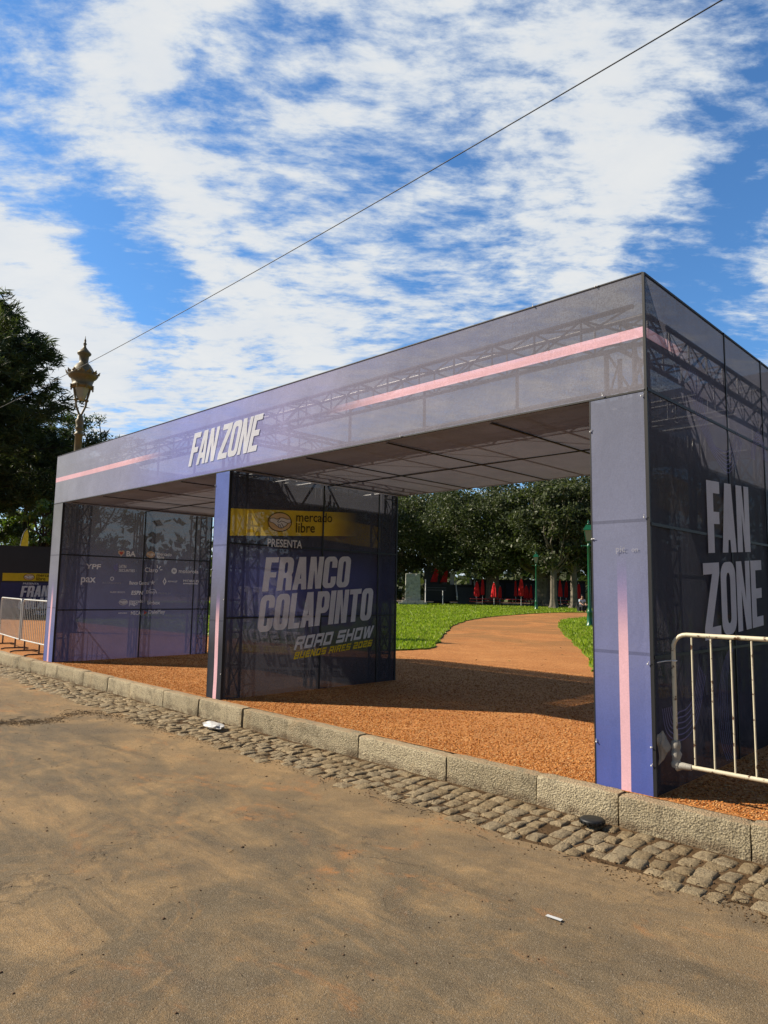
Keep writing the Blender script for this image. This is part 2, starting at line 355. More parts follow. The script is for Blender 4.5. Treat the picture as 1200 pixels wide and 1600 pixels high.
MAT['light_leaf'] = mat_leaf("light_leaf", (.06, .10, .02), (.10, .15, .03), (.17, .21, .04), .45, .35)
MAT['mid_leaf'] = mat_leaf("mid_leaf", (.03, .055, .015), (.045, .075, .02), (.07, .10, .025), .5, .25)
MAT['bark'] = plain("grey_bark", (.20, .175, .14), .9, .2, 0, .35, 4, ((.08, .07, .055), .5, .7, 2), .6)
MAT['dark_bark'] = plain("dark_bark", (.06, .045, .035), .95, .1, 0, .35, 4)
MAT['green_paint'] = plain("green_paint", (.010, .115, .055), .32, .5, 0, .2, 5)
MAT['ochre_paint'] = plain("ochre_paint", (.165, .128, .058), .5, .4, 0, .25, 4, ((.12, .09, .04), .55, .72, 9))
MAT['lamp_glass'] = plain("lamp_glass", (.34, .34, .27), .15, .6, 0, .1, 4)
MAT['barrier_paint'] = plain("chipped_white_paint", (.70, .64, .47), .42, .45, 0, .10, 6, ((.13, .065, .03), .565, .62, 17))
MAT['grey_paint'] = plain("worn_grey_white_paint", (.58, .58, .55), .45, .4, 0, .1, 6, ((.16, .12, .09), .6, .68, 18))
MAT['rust'] = plain("rusty_steel", (.11, .07, .05), .7, .4, .3)
MAT['tape'] = plain("grey_tape", (.36, .34, .30), .5, .4, 0, .15, 20, None, .4)
MAT['cable'] = plain("cable_rubber", (.012, .012, .013), .6)
MAT['stone'] = plain("monument_stone", (.44, .44, .39), .85, .2, 0, .25, 5, ((.22, .23, .20), .5, .7, 3), .4)
MAT['red_cloth'] = plain("red_canvas", (.75, .03, .035), .7, .2, 0, .2, 3)
MAT['red_paint'] = plain("red_paint", (.45, .025, .02), .35, .5, 0, .2, 3)
MAT['black_paint'] = plain("black_panel", (.012, .013, .016), .5, .4, 0, .2, 2)
MAT['white_paint'] = plain("white_paint", (.75, .75, .74), .5)
MAT['wood'] = plain("weathered_wood", (.30, .18, .09), .7)
MAT['yellow_cloth'] = plain("yellow_flag", (.85, .62, .02), .6)
MAT['plastic_bag'] = plain("white_plastic", (.66, .66, .65), .3, .5)
MAT['black_rubber'] = plain("black_rubber", (.014, .015, .016), .5, .4)
MAT['skin'] = plain("skin", (.45, .26, .17), .55)
MAT['hair'] = plain("dark_hair", (.02, .014, .01), .5)
MAT['shirt'] = plain("light_blue_shirt", (.50, .60, .72), .8)
MAT['trousers'] = plain("dark_trousers", (.02, .022, .03), .85)
MAT['concrete'] = plain("pale_concrete", (.40, .37, .32), .9, .2, 0, .2, 2)
MAT['twig'] = plain("dry_twig", (.075, .05, .03), .9)
MAT['clod'] = plain("dirt_clod", (.13, .075, .04), .95)

# ------------------------------------------------------------------ mesh helpers
class MB:
    def __init__(s): s.v = []; s.f = []; s.m = []; s.sm = []
    def add(s, vs, fs, mi=0, smooth=False):
        o = len(s.v); s.v += [tuple(p) for p in vs]
        for f in fs: s.f.append([i+o for i in f]); s.m.append(mi); s.sm.append(smooth)
    def box(s, a, b, mi=0, bev=0.0):
        (x0, y0, z0), (x1, y1, z1) = a, b
        vs = [(x0, y0, z0), (x1, y0, z0), (x1, y1, z0), (x0, y1, z0), (x0, y0, z1), (x1, y0, z1), (x1, y1, z1), (x0, y1, z1)]
        s.add(vs, [(3, 2, 1, 0), (4, 5, 6, 7), (0, 1, 5, 4), (1, 2, 6, 5), (2, 3, 7, 6), (3, 0, 4, 7)], mi)
    def obox(s, o, ex, ey, ez, mi=0):
        o, ex, ey, ez = Vector(o), Vector(ex), Vector(ey), Vector(ez)
        vs = [o, o+ex, o+ex+ey, o+ey, o+ez, o+ex+ez, o+ex+ey+ez, o+ey+ez]
        s.add(vs, [(3, 2, 1, 0), (4, 5, 6, 7), (0, 1, 5, 4), (1, 2, 6, 5), (2, 3, 7, 6), (3, 0, 4, 7)], mi)
    def tube(s, pts, rad, n=8, mi=0, cap=True, closed=False):
        pts = [Vector(p) for p in pts]; k = len(pts)
        rad = rad if hasattr(rad, '__len__') else [rad]*k
        vs = []; prev = None
        for i, p in enumerate(pts):
            if closed: t = pts[(i+1) % k]-pts[i-1]
            else: t = pts[min(i+1, k-1)]-pts[max(i-1, 0)]
            t.normalize()
            a = prev if prev is not None else (Vector((0, 0, 1)) if abs(t.z) < .9 else Vector((1, 0, 0)))
            a = (a - t*a.dot(t)).normalized(); b = t.cross(a); prev = a
            for j in range(n):
                q = 2*PI*j/n; vs.append(p + (a*math.cos(q)+b*math.sin(q))*rad[i])
        fs = []
        for i in range(k if closed else k-1):
            i2 = (i+1) % k
            for j in range(n): fs.append((i*n+j, i*n+(j+1) % n, i2*n+(j+1) % n, i2*n+j))
        s.add(vs, fs, mi, n > 5)
        if cap and not closed:
            s.add(vs[:n][::-1], [tuple(range(n))], mi); s.add(vs[-n:], [tuple(range(n))], mi)
    def lathe(s, prof, c=(0, 0, 0), n=20, mi=0, smooth=True):
        vs = []; fs = []
        for (r, z) in prof:
            for j in range(n):
                q = 2*PI*j/n; vs.append((c[0]+r*math.cos(q), c[1]+r*math.sin(q), c[2]+z))
        for i in range(len(prof)-1):
            for j in range(n): fs.append((i*n+j, i*n+(j+1) % n, (i+1)*n+(j+1) % n, (i+1)*n+j))
        s.add(vs, fs, mi, smooth)
        s.add(vs[:n][::-1], [tuple(range(n))], mi); s.add(vs[-n:], [tuple(range(n))], mi)
    def prism(s, poly, z0, z1, c=(0, 0, 0), rot=0.0, mi=0):
        pass
    def poly(s, outer, holes, O, ux, uy, mi=0):
        """flat filled outline in the plane O + a*ux + b*uy"""
        O, ux, uy = Vector(O), Vector(ux), Vector(uy)
        loops = [[Vector((a, b, 0)) for a, b in outer]] + [[Vector((a, b, 0)) for a, b in h] for h in holes]
        tri = tessellate_polygon(loops); flat = [p for L in loops for p in L]
        s.add([O+ux*p.x+uy*p.y for p in flat], tri, mi)
    def sheet(s, O, ux, uy, nx, ny, amp=0.0, seed=0, mi=0):
        """a rectangle of cloth spanned by ux, uy, with slight pulls in it"""
        O, ux, uy = Vector(O), Vector(ux), Vector(uy); nrm = ux.cross(uy).normalized()
        rr = random.Random(seed); ph = [rr.uniform(0, 6) for _ in range(6)]
        vs = []
        for j in range(ny+1):
            for i in range(nx+1):
                a, b = i/nx, j/ny
                e = min(1, 12*min(a, 1-a))*min(1, 12*min(b, 1-b))
                L, H = ux.length, uy.length
                d = math.sin(a*L*2.1+ph[0]+b*H*1.3)*.5+math.sin(a*L*4.7-b*H*3.1+ph[1])*.3+math.sin(b*H*5.3+ph[2]+a*L)*.2
                vs.append(O+ux*a+uy*b+nrm*(amp*e*d))
        s.add(vs, [(j*(nx+1)+i, j*(nx+1)+i+1, (j+1)*(nx+1)+i+1, (j+1)*(nx+1)+i) for j in range(ny) for i in range(nx)], mi, True)
    def build(s, name, mats, parent=None, loc=None):
        me = bpy.data.meshes.new(name); me.from_pydata(s.v, [], s.f)
        for m in (mats if isinstance(mats, (list, tuple)) else [mats]): me.materials.append(m)
        me.polygons.foreach_set('material_index', s.m); me.polygons.foreach_set('use_smooth', s.sm); me.update()
        o = bpy.data.objects.new(name, me); COL.objects.link(o)
        if parent: o.parent = parent
        if loc is not None: o.location = loc
        return o

def np_obj(name, V, F, mat, parent=None, smooth=False):
    me = bpy.data.meshes.new(name); n, k = F.shape
    me.vertices.add(len(V)); me.vertices.foreach_set('co', np.ascontiguousarray(V, dtype=np.float32).ravel())
    me.loops.add(n*k); me.loops.foreach_set('vertex_index', np.ascontiguousarray(F, dtype=np.int32).ravel())
    me.polygons.add(n); me.polygons.foreach_set('loop_start', np.arange(0, n*k, k, dtype=np.int32))
    if smooth: me.polygons.foreach_set('use_smooth', np.ones(n, dtype=bool))
    me.materials.append(mat); me.update(calc_edges=True); me.validate()
    o = bpy.data.objects.new(name, me); COL.objects.link(o)
    if parent: o.parent = parent
    return o

def tag(o, label=None, cat=None, group=None, kind=None):
    if label: o['label'] = label
    if cat: o['category'] = cat
    if group: o['group'] = group
    if kind: o['kind'] = kind
    return o
def thing(name, label, cat, loc=(0, 0, 0), rz=0.0, group=None):
    o = bpy.data.objects.new(name, None); COL.objects.link(o); o.empty_display_size = .2
    o.location = loc; o.rotation_euler = (0, 0, rz); return tag(o, label, cat, group)
def copy_tree(o, parent=None):
    c = o.copy(); COL.objects.link(c)
    if parent: c.parent = parent
    for ch in list(o.children): copy_tree(ch, c)
    return c

# ------------------------------------------------------------------ lettering
def rr(x0, y0, x1, y1, rx, ry, n=6):
    P = []
    for (cx, cy, a0) in ((x1-rx, y1-ry, 0), (x0+rx, y1-ry, 90), (x0+rx, y0+ry, 180), (x1-rx, y0+ry, 270)):
        for i in range(n+1):
            a = math.radians(a0+90*i/n); P.append((cx+rx*math.cos(a), cy+ry*math.sin(a)))
    return P
def arc(cx, cy, rx, ry, a0, a1, n=6):
    return [(cx+rx*math.cos(math.radians(a0+(a1-a0)*i/n)), cy+ry*math.sin(math.radians(a0+(a1-a0)*i/n))) for i in range(n+1)]
def glyph(ch, S, T, R, tech=False):
    """heavy letter of height 1 -> width, outer outline, holes"""
    W = {'I': S*1.05, 'W': 1.35, 'L': .82, 'F': .86, 'E': .88}.get(ch, 1.0)
    rx, ry = R, R*.55
    def hole(a, b, c, d):
        q = min(R*.35, (c-a)*.45); p = min(ry*.5, (d-b)*.45)
        return rr(a, b, c, d, q, p, 4)
    if ch in 'O0': return W, rr(0, 0, W, 1, rx, ry), [hole(S, T, W-S, 1-T)]
    if ch == 'D': return W, [(0, 0)]+arc(W-rx, ry, rx, ry, 270, 360)+arc(W-rx, 1-ry, rx, ry, 0, 90)+[(0, 1)], [hole(S, T, W-S, 1-T)]
    if ch == 'B': return W, [(0, 0)]+arc(W-rx*.7, ry*.7, rx*.7, ry*.7, 270, 360)+[(W, .44), (W-.06, .5), (W, .56)]+arc(W-rx*.7, 1-ry*.7, rx*.7, ry*.7, 0, 90)+[(0, 1)], [hole(S, T, W-S, .5-T*.45), hole(S, .5+T*.45, W-S, 1-T)]
    if ch == 'C': return W, [(W, .64)]+arc(W-rx, 1-ry, rx, ry, 0, 90)+arc(rx, 1-ry, rx, ry, 90, 180)+arc(rx, ry, rx, ry, 180, 270)+arc(W-rx, ry, rx, ry, 270, 360)+[(W, .36), (W-S, .36), (W-S, T+.02), (W-S-.03, T), (S+.03, T), (S, T+.02), (S, 1-T-.02), (S+.03, 1-T), (W-S-.03, 1-T), (W-S, 1-T-.02), (W-S, .64)], []
    if ch == 'U': return W, [(0, 1)]+arc(rx, ry, rx, ry, 180, 270)+arc(W-rx, ry, rx, ry, 270, 360)+[(W, 1), (W-S, 1), (W-S, T+.02), (W-S-.03, T), (S+.03, T), (S, T+.02), (S, 1)], []
    if ch == 'P': return W, [(0, 0), (S, 0), (S, .36)]+arc(W-rx, .36+ry, rx, ry, 270, 360)+arc(W-rx, 1-ry, rx, ry, 0, 90)+[(0, 1)], [hole(S, .36+T, W-S, 1-T)]
    if ch == 'R':
        if tech: return W, [(0, 0), (S, 0), (S, .36), (W*.55, .36), (W-S, 0), (W+.04, 0), (W*.84, .36), (W, .42)]+arc(W-rx, 1-ry, rx, ry, 0, 90)+[(0, 1)], [hole(S, .36+T*.9, W-S, 1-T)]
        return W, [(0, 0), (S, 0), (S, .37), (W-S-.03, .37), (W-S, 0), (W, 0), (W-.01, .38), (W-.07, .46), (W, .55)]+arc(W-rx, 1-ry, rx, ry, 0, 90)+[(0, 1)], [hole(S, .37+T*.95, W-S, 1-T)]
    if ch == 'A':
        if tech: return W, [(0, 0), (0, 1-ry)]+arc(rx, 1-ry, rx, ry, 180, 90)+arc(W-rx, 1-ry, rx, ry, 90, 0)+[(W, 0), (W-S, 0), (W-S, .28), (S, .28), (S, 0)], [hole(S, .28+T, W-S, 1-T)]
        k = .26; s2 = S*.92
        ap = min(.84, (.5-s2)/k-.0)
        yb = .18; yt = .18+T
        x_ = lambda y: s2+k*y
        hs = [[(x_(yt), yt), (1-x_(yt), yt), (.5, max(ap, yt+.12))]] if x_(yt) < .47 else []
        return W, [(0, 0), (k, 1), (1-k, 1), (1, 0), (1-s2, 0), (1-x_(yb), yb), (x_(yb), yb), (s2, 0)], hs
    if ch == 'N': return W, [(0, 0), (0, 1), (S*1.05, 1), (W-S*.92, .42), (W-S*.92, 1), (W, 1), (W, 0), (W-S*1.05, 0), (S*.92, .58), (S*.92, 0)], []
    if ch == 'Z': return W, [(0, 0), (W, 0), (W, T), (S*1.25, T), (W, 1-T), (W, 1), (0, 1), (0, 1-T), (W-S*1.25, 1-T), (0, T)], []
    if ch == 'E': return W, [(0, 0), (W, 0), (W, T), (S, T), (S, .5-T*.5), (W*.93, .5-T*.5), (W*.93, .5+T*.5), (S, .5+T*.5), (S, 1-T), (W, 1-T), (W, 1), (0, 1)], []
    if ch == 'F': return W, [(0, 0), (S, 0), (S, .40), (W*.93, .40), (W*.93, .40+T), (S, .40+T), (S, 1-T), (W, 1-T), (W, 1), (0, 1)], []
    if ch == 'L': return W, [(0, 0), (W, 0), (W, T), (S, T), (S, 1), (0, 1)], []
    if ch == 'I': return W, [(0, 0), (W, 0), (W, 1), (0, 1)], []
    if ch == 'T': return W, [(W/2-S/2, 0), (W/2+S/2, 0), (W/2+S/2, 1-T), (W, 1-T), (W, 1), (0, 1), (0, 1-T), (W/2-S/2, 1-T)], []
    if ch == 'H': return W, [(0, 0), (S, 0), (S, .5-T/2), (W-S, .5-T/2), (W-S, 0), (W, 0), (W, 1), (W-S, 1), (W-S, .5+T/2), (S, .5+T/2), (S, 1), (0, 1)], []
    if ch == 'S': return W, [(0, 0), (W-.08, 0), (W, .06), (W, .5+T/2), (S, .5+T/2), (S, 1-T), (W, 1-T), (W, 1), (.08, 1), (0, .94), (0, .5-T/2), (W-S, .5-T/2), (W-S, T), (0, T)], []
    if ch == 'W': return W, [(a*W, b) for a, b in [(0, 1), (.16, 0), (.40, 0), (.5, .55), (.60, 0), (.84, 0), (1, 1), (.80, 1), (.70, .38), (.61, 1), (.39, 1), (.30, .38), (.20, 1)]], []
    if ch == '2': return W, [(0, 0), (W, 0), (W, T), (S, T), (S, .5-T/2), (W, .5-T/2), (W, .94), (W-.08, 1), (0, 1), (0, 1-T), (W-S, 1-T), (W-S, .5+T/2), (0, .5+T/2)], []
    if ch == '6': return W, [(0, 0), (W, 0), (W, .5+T/2), (S, .5+T/2), (S, 1-T), (W, 1-T), (W, 1), (.08, 1), (0, .94)], [rr(S, T, W-S, .5-T/2, .02, .02, 1)]
    raise KeyError(ch)
def write(mb, text, O, ux, uy, width, height, shear=0.0, S=.36, T=.17, R=.32, gap=.09, space=.42, tech=False, mi=0):
    gl = []; x = 0.0
    for ch in text:
        if ch == ' ': x += space; continue
        W, o, h = glyph(ch, S, T, R, tech); gl.append((x, o, h)); x += W+gap
    tot = x-gap; k = width/tot
    for (gx, o, h) in gl:
        f = lambda P: [((gx+a)*k+shear*b*height, b*height) for a, b in P]
        mb.poly(f(o), [f(q) for q in h], O, ux, uy, mi)

def font_text(mb, body, O, ux, uy, width, height=None, bold=0.0, shear=0.0, mi=0):
    """plain sans lettering from the built-in font, scaled to the given width (and height)"""
    cu = bpy.data.curves.new("lettering_outline", 'FONT'); cu.body = body; cu.size = 1.0; cu.offset = bold; cu.resolution_u = 3; cu.fill_mode = 'FRONT'
    ob = bpy.data.objects.new("lettering_outline", cu); me = ob.to_mesh()
    V = np.array([v.co[:2] for v in me.vertices]); F = [tuple(p.vertices) for p in me.polygons]
    ob.to_mesh_clear(); bpy.data.objects.remove(ob); bpy.data.curves.remove(cu)
    lo, hi = V.min(0), V.max(0); kx = width/(hi[0]-lo[0]); ky = kx if height is None else height/(hi[1]-lo[1])
    O, ux, uy = Vector(O), Vector(ux), Vector(uy)
    P = (V-lo)*(kx, ky)
    mb.add([O+ux*(a+shear*b)+uy*b for a, b in P], F, mi)
def ell(cx, cy, rx, ry, n=24): return [(cx+rx*math.cos(2*PI*i/n), cy+ry*math.sin(2*PI*i/n)) for i in range(n)]
def ribbon(mb, pts, wd, mi=0):
    """thin flat line along pts in the plane of constant x"""
    L = []; Rr = []
    for i, p in enumerate(pts):
        t = (Vector(pts[min(i+1, len(pts)-1)])-Vector(pts[max(i-1, 0)])).normalized(); q = Vector((0, -t.z, t.y))*wd/2
        L.append(Vector(p)+q); Rr.append(Vector(p)-q)
    n = len(pts); mb.add(L+Rr, [(i, i+1, n+i+1, n+i) for i in range(n-1)], mi)
def smooth(pts, k=6):
    out = []; P = [Vector(p) for p in pts]
    for i in range(len(P)-1):
        p0, p1, p2, p3 = P[max(i-1, 0)], P[i], P[i+1], P[min(i+2, len(P)-1)]
        for j in range(k):
            t = j/k
            out.append(.5*((2*p1)+(p2-p0)*t+(2*p0-5*p1+4*p2-p3)*t*t+(3*p1-p0-3*p2+p3)*t**3))
    return out+[P[-1]]

def handshake(mb, O, ux, uy, w_, h_):
    """oval emblem with two clasped hands; slots 0 dark rim, 1 warm oval, 2 pale hands"""
    O = Vector(O); nrm = Vector(ux).cross(Vector(uy)).normalized()
    a, b = w_/2, h_/2
    P = lambda L: [(a+x*a, b+y*b) for x, y in L]
    mb.poly(P(ell(0, 0, 1, 1)), [P(ell(0, 0, .93, .90))], O, ux, uy, 0)
    mb.poly(P(ell(0, 0, .93, .90)), [], O, ux, uy, 1)
    hands = [(-.86, .30), (-.55, .38), (-.25, .25), (0, .42), (.25, .42), (.55, .30), (.86, .32), (.88, -.02), (.62, -.12), (.50, -.35), (.30, -.52), (.12, -.62), (-.08, -.60), (-.25, -.45), (-.42, -.28), (-.62, -.10), (-.88, -.02)]
    mb.poly(P(hands), [], O+nrm*.002, ux, uy, 2)
    def line(L, wd=.055):
        for i in range(len(L)-1):
            (x0, y0), (x1, y1) = L[i], L[i+1]; dx, dy = x1-x0, y1-y0; q = math.hypot(dx, dy); nx, ny = -dy/q*wd/2, dx/q*wd/2
            mb.poly(P([(x0+nx, y0+ny), (x1+nx, y1+ny), (x1-nx, y1-ny), (x0-nx, y0-ny)]), [], O+nrm*(.004+.0006*i), ux, uy, 0)
    line(hands+[hands[0]], .05)
    line([(0, .42), (-.22, .02), (-.10, -.05), (.08, .10), (.25, .06), (.62, -.12)])
    for s in ((.10, -.12, .30, -.52), (-.04, -.22, .12, -.60), (-.18, -.2, -.06, -.58)): line([(s[0], s[1]), (s[2], s[3])], .05)

# ------------------------------------------------------------------ ground, road, kerb
ZR = -0.22
def flat(name, poly, z, mat, kind='structure', thick=0.0):
    mb = MB(); mb.poly(poly, [], (0, 0, z), (1, 0, 0), (0, 1, 0))
    if thick:
        n = len(poly)
        mb.add([(x, y, z) for x, y in poly]+[(x, y, z-thick) for x, y in poly], [(i, (i+1) % n, n+(i+1) % n, n+i) for i in range(n)])
    o = mb.build(name, mat); o['kind'] = kind; return o
flat('ground', [(-900, -900), (900, -900), (900, 900), (-900, 900)], -0.40, MAT['earth'])
flat('park_ground', [(-400, -.05), (400, -.05), (400, 500), (-400, 500)], -0.012, MAT['earth'])
# gravel plaza and the winding path
def wob(pts, amp, step=.5, seed=1):
    r = random.Random(seed); out = []
    for i in range(len(pts)-1):
        a, b = Vector(pts[i]), Vector(pts[i+1]); n = max(1, int((b-a).length/step))
        for j in range(n):
            p = a+(b-a)*(j/n); q = amp if not (i == 0 and j == 0) else 0
            out.append((p.x+r.uniform(-q, q), p.y+r.uniform(-q, q)))
    return out+[tuple(pts[-1])]
def sm2(pts, k=5): return [(p.x, p.y) for p in smooth([(a, b, 0) for a, b in pts], k)]
flat('brick_path', [(-60, -.03), (30, -.03), (30, 66), (-60, 66)], 0.0, MAT['brick'])
edge_l = wob(sm2([(-60, 6.4), (-30, 6.2), (-12, 6.5), (-9.75, 6.9)])+sm2([(-9.6, 7.4), (-9.50, 8.2), (-9.7, 8.95), (-11.2, 10.9), (-13.47, 13.97), (-17.85, 20.1), (-22.1, 28.2), (-25.2, 38.1), (-25.6, 43.8), (-22, 50.5), (-12, 56), (0, 59)]), .07, .45, 3)
lawn_l = edge_l+[(30, 61), (30, 66), (-60, 66)]
edge_r = wob(sm2([(-4.3, 7.2), (-4.57, 7.72), (-6.58, 10.94), (-9.25, 15), (-12.43, 19.9), (-15.6, 25.2), (-18.2, 30.5), (-18.9, 36), (-16.5, 42), (-9, 47), (0, 50), (29, 53)]), .07, .45, 4)
lawn_r = edge_r+[(29, 6.6), (6, 6.3), (-3.6, 6.6)]
flat('lawn', lawn_l, 0.035, MAT['turf'], thick=.045)
flat('lawn', lawn_r, 0.035, MAT['turf'], thick=.045)
flat('paved_walk', [(-70, 66.02), (60, 66.02), (60, 68.4), (-70, 68.4)], 0.012, MAT['concrete'])
# road
gut = wob([(-200, -.80), (-14, -.62), (-11.1, -.50), (-8.5, -.74), (-6, -.86), (-4.5, -.80), (-2.8, -.80), (-1.6, -.86), (-.6, -.94), (.35, -.88), (1, -.89), (4, -.9), (60, -.9)], .025, .22, 9)
flat('road', gut+[(300, -.9), (300, -120), (-200, -120)], ZR, MAT['asphalt'])
flat('gutter_bed', [(-120, -1.3), (120, -1.3), (120, -.05), (-120, -.05)], ZR-.005, MAT['soil'])

def cobbles():
    V = []; F = []; r = random.Random(12)
    G = [-1, -.93, -.72, -.25, .25, .72, .93, 1]; n = 7
    def stone(cx, cy, lx, ly, rot, top, tx, ty):
        o = len(V); e = r.uniform(4, 7); c_ = [r.uniform(-.004, .004) for _ in range(4)]
        for j in range(n+1):
            for i in range(n+1):
                a, b = G[i], G[j]
                # squircle footprint with a domed, worn top
                k = 1-.09*(abs(a*b))**2
                m = max(abs(a), abs(b))
                x, y = a*lx/2*k*(1+r.uniform(-.04, .04)), b*ly/2*k*(1+r.uniform(-.04, .04))
                z = top*(1-m**e*.60-m*m*.03) + tx*a + ty*b + c_[0]*a*b + c_[1]*a*a + r.uniform(-.0035, .0035)
                V.append((cx+x*math.cos(rot)-y*math.sin(rot), cy+x*math.sin(rot)+y*math.cos(rot), ZR-.022+z))
        for j in range(n):
            for i in range(n): F.append((o+j*(n+1)+i, o+j*(n+1)+i+1, o+(j+1)*(n+1)+i+1, o+(j+1)*(n+1)+i))
        ring = [i for i in range(n+1)]+[(j)*(n+1)+n for j in range(1, n+1)]+[n*(n+1)+i for i in range(n-1, -1, -1)]+[j*(n+1) for j in range(n-1, 0, -1)]
        q = len(V)
        for t in ring: x, y, z = V[o+t]; V.append((cx+(x-cx)*1.05, cy+(y-cy)*1.05, ZR-.05))
        for i in range(len(ring)): F.append((o+ring[i], q+i, q+(i+1) % len(ring), o+ring[(i+1) % len(ring)]))
    x = -19.0
    while x < 5.5:
        wd = r.uniform(.10, .155)
        y = -.175-r.uniform(0, .05)
        lim = -.84 + (.12 if -12.5 < x < -10 else 0) + r.uniform(-.05, .05)
        while y > lim:
            ly = r.uniform(.125, .215)
            if r.random() > .012:
                stone(x+wd/2+r.uniform(-.012, .012)+.03*math.sin(y*5+x), y-ly/2, wd*.93, ly*.93, r.uniform(-.12, .12), r.uniform(.027, .040), r.uniform(-.007, .007), r.uniform(-.007, .007))
            y -= ly
        x += wd
    F4 = np.array(F, dtype=np.int32)
    o = np_obj('cobbled_gutter', np.array(V), F4, MAT['cobble'], smooth=True); o['kind'] = 'structure'
cobbles()

def kerb():
    mb = MB(); r = random.Random(5)
    # block joints seen in the photograph, then on at random
    px = [(-12.9), (-12.2), (-11.45), (-10.9), (-10.2), (-9.75), (-8.85), (-8.0), (-7.0), (-6.05), (-5.05), (-4.15), (-3.0), (-1.85), (-.92), (-.22), (.68)]
    xs = px[:]
    x = px[0]
    while x > -60: x -= r.uniform(.6, 1.2); xs.insert(0, x)
    x = px[-1]
    while x < 25: x += r.uniform(.8, 1.3); xs.append(x)
    for i in range(len(xs)-1):
        a, b = xs[i]+r.uniform(.003, .008), xs[i+1]-r.uniform(.003, .008)
        dz = r.uniform(-.010, .010); dy = r.uniform(-.012, .012); ry = r.uniform(-.006, .006)
        nx = 14 if -14 < a < 3 else 3
        # cross-section (y, z): front foot, front, rounded arris, top, back
        prof = [(-.165, -.30), (-.161, -.15), (-.158, -.05), (-.156, -.010), (-.149, .001), (-.135, .004), (-.09, .005), (-.045, .005), (-.018, .002), (-.004, -.03), (-.004, -.30)]
        vs = []
        for k in range(nx+1):
            t = k/nx; X = a+(b-a)*t; e = .012*(1 if k in (0, nx) else 0)
            for (y, z) in prof:
                jj = r.uniform(-.004, .004)
                yy = y+dy+ry*(2*t-1)+jj+(e if y < -.1 else 0); zz = z+dz+r.uniform(-.003, .003)-(e*.6 if z > -.03 else 0)
                vs.append((X+(r.uniform(-.003, .003)), yy, zz))
        m = len(prof); fs = [(k*m+j, (k+1)*m+j, (k+1)*m+j+1, k*m+j+1) for k in range(nx) for j in range(m-1)]
        mb.add(vs, fs, 0, True); mb.add(vs[:m], [tuple(range(m))]); mb.add(vs[-m:][::-1], [tuple(range(m))])
    o = mb.build('kerb', MAT['granite']); o['kind'] = 'structure'
kerb()

# loose crushed brick on the plaza, grass blades, road litter: nobody could count these
def scatter_stones(name, X, Y, Z, size, mat, flatz=.6):
    n = len(X); base = np.array([(1, 0, 0), (-1, 0, 0), (0, 1, 0), (0, -1, 0), (0, 0, 1), (0, 0, -1)], float)
    tri = np.array([(0, 2, 4), (2, 1, 4), (1, 3, 4), (3, 0, 4), (2, 0, 5), (1, 2, 5), (3, 1, 5), (0, 3, 5)])
    A = base[None]*(1+RNG.uniform(-.4, .4, (n, 6, 1))); th = RNG.uniform(0, 2*PI, n); c, s = np.cos(th), np.sin(th)
    x = A[..., 0]*c[:, None]-A[..., 1]*s[:, None]; y = A[..., 0]*s[:, None]+A[..., 1]*c[:, None]
    V = np.stack([x, y, A[..., 2]*flatz], -1)*np.asarray(size)[:, None, None]+np.stack([X, Y, Z], -1)[:, None, :]
    F = (tri[None]+(np.arange(n)*6)[:, None, None]).reshape(-1, 3)
    return np_obj(name, V.reshape(-1, 3), F, mat)
MAT['brick_bit'] = (lambda: (lambda m, t, out: (t.l.new(principled(t, t.ramp(t.n.new('ShaderNodeNewGeometry').outputs['Random Per Island'], [(0, (.20, .06, .015)), (.45, (.43, .145, .030)), (.8, (.60, .27, .075)), (1, (.66, .42, .20))]), .95, .15).outputs[0], out.inputs[0]), m)[1])(*newmat("brick_grit")))()
n = 90000
X = RNG.uniform(-12.6, 2.6, n); Y = .015+RNG.random(n)**1.6*6.5
keep = np.ones(n, bool)
for (a, b) in ((-.467, 0), (-6.115, -5.78), (-12.01, -11.57)): keep &= ~((X > a-.02) & (X < b+.02) & (Y < 3.33))
X, Y = X[keep], Y[keep]
o = scatter_stones('brick_gravel', X, Y, np.full(len(X), .001), RNG.uniform(.005, .0125, len(X)), MAT['brick_bit']); o['kind'] = 'stuff'
n = 2600
X = RNG.uniform(-16, 3, n); Y = -.2-RNG.random(n)**2.2*4.2
o = scatter_stones('road_grit', X, Y, np.full(n, ZR+.002), RNG.uniform(.0025, .008, n)*(1+(RNG.random(n) > .985)*1.4), MAT['clod']); o['kind'] = 'stuff'

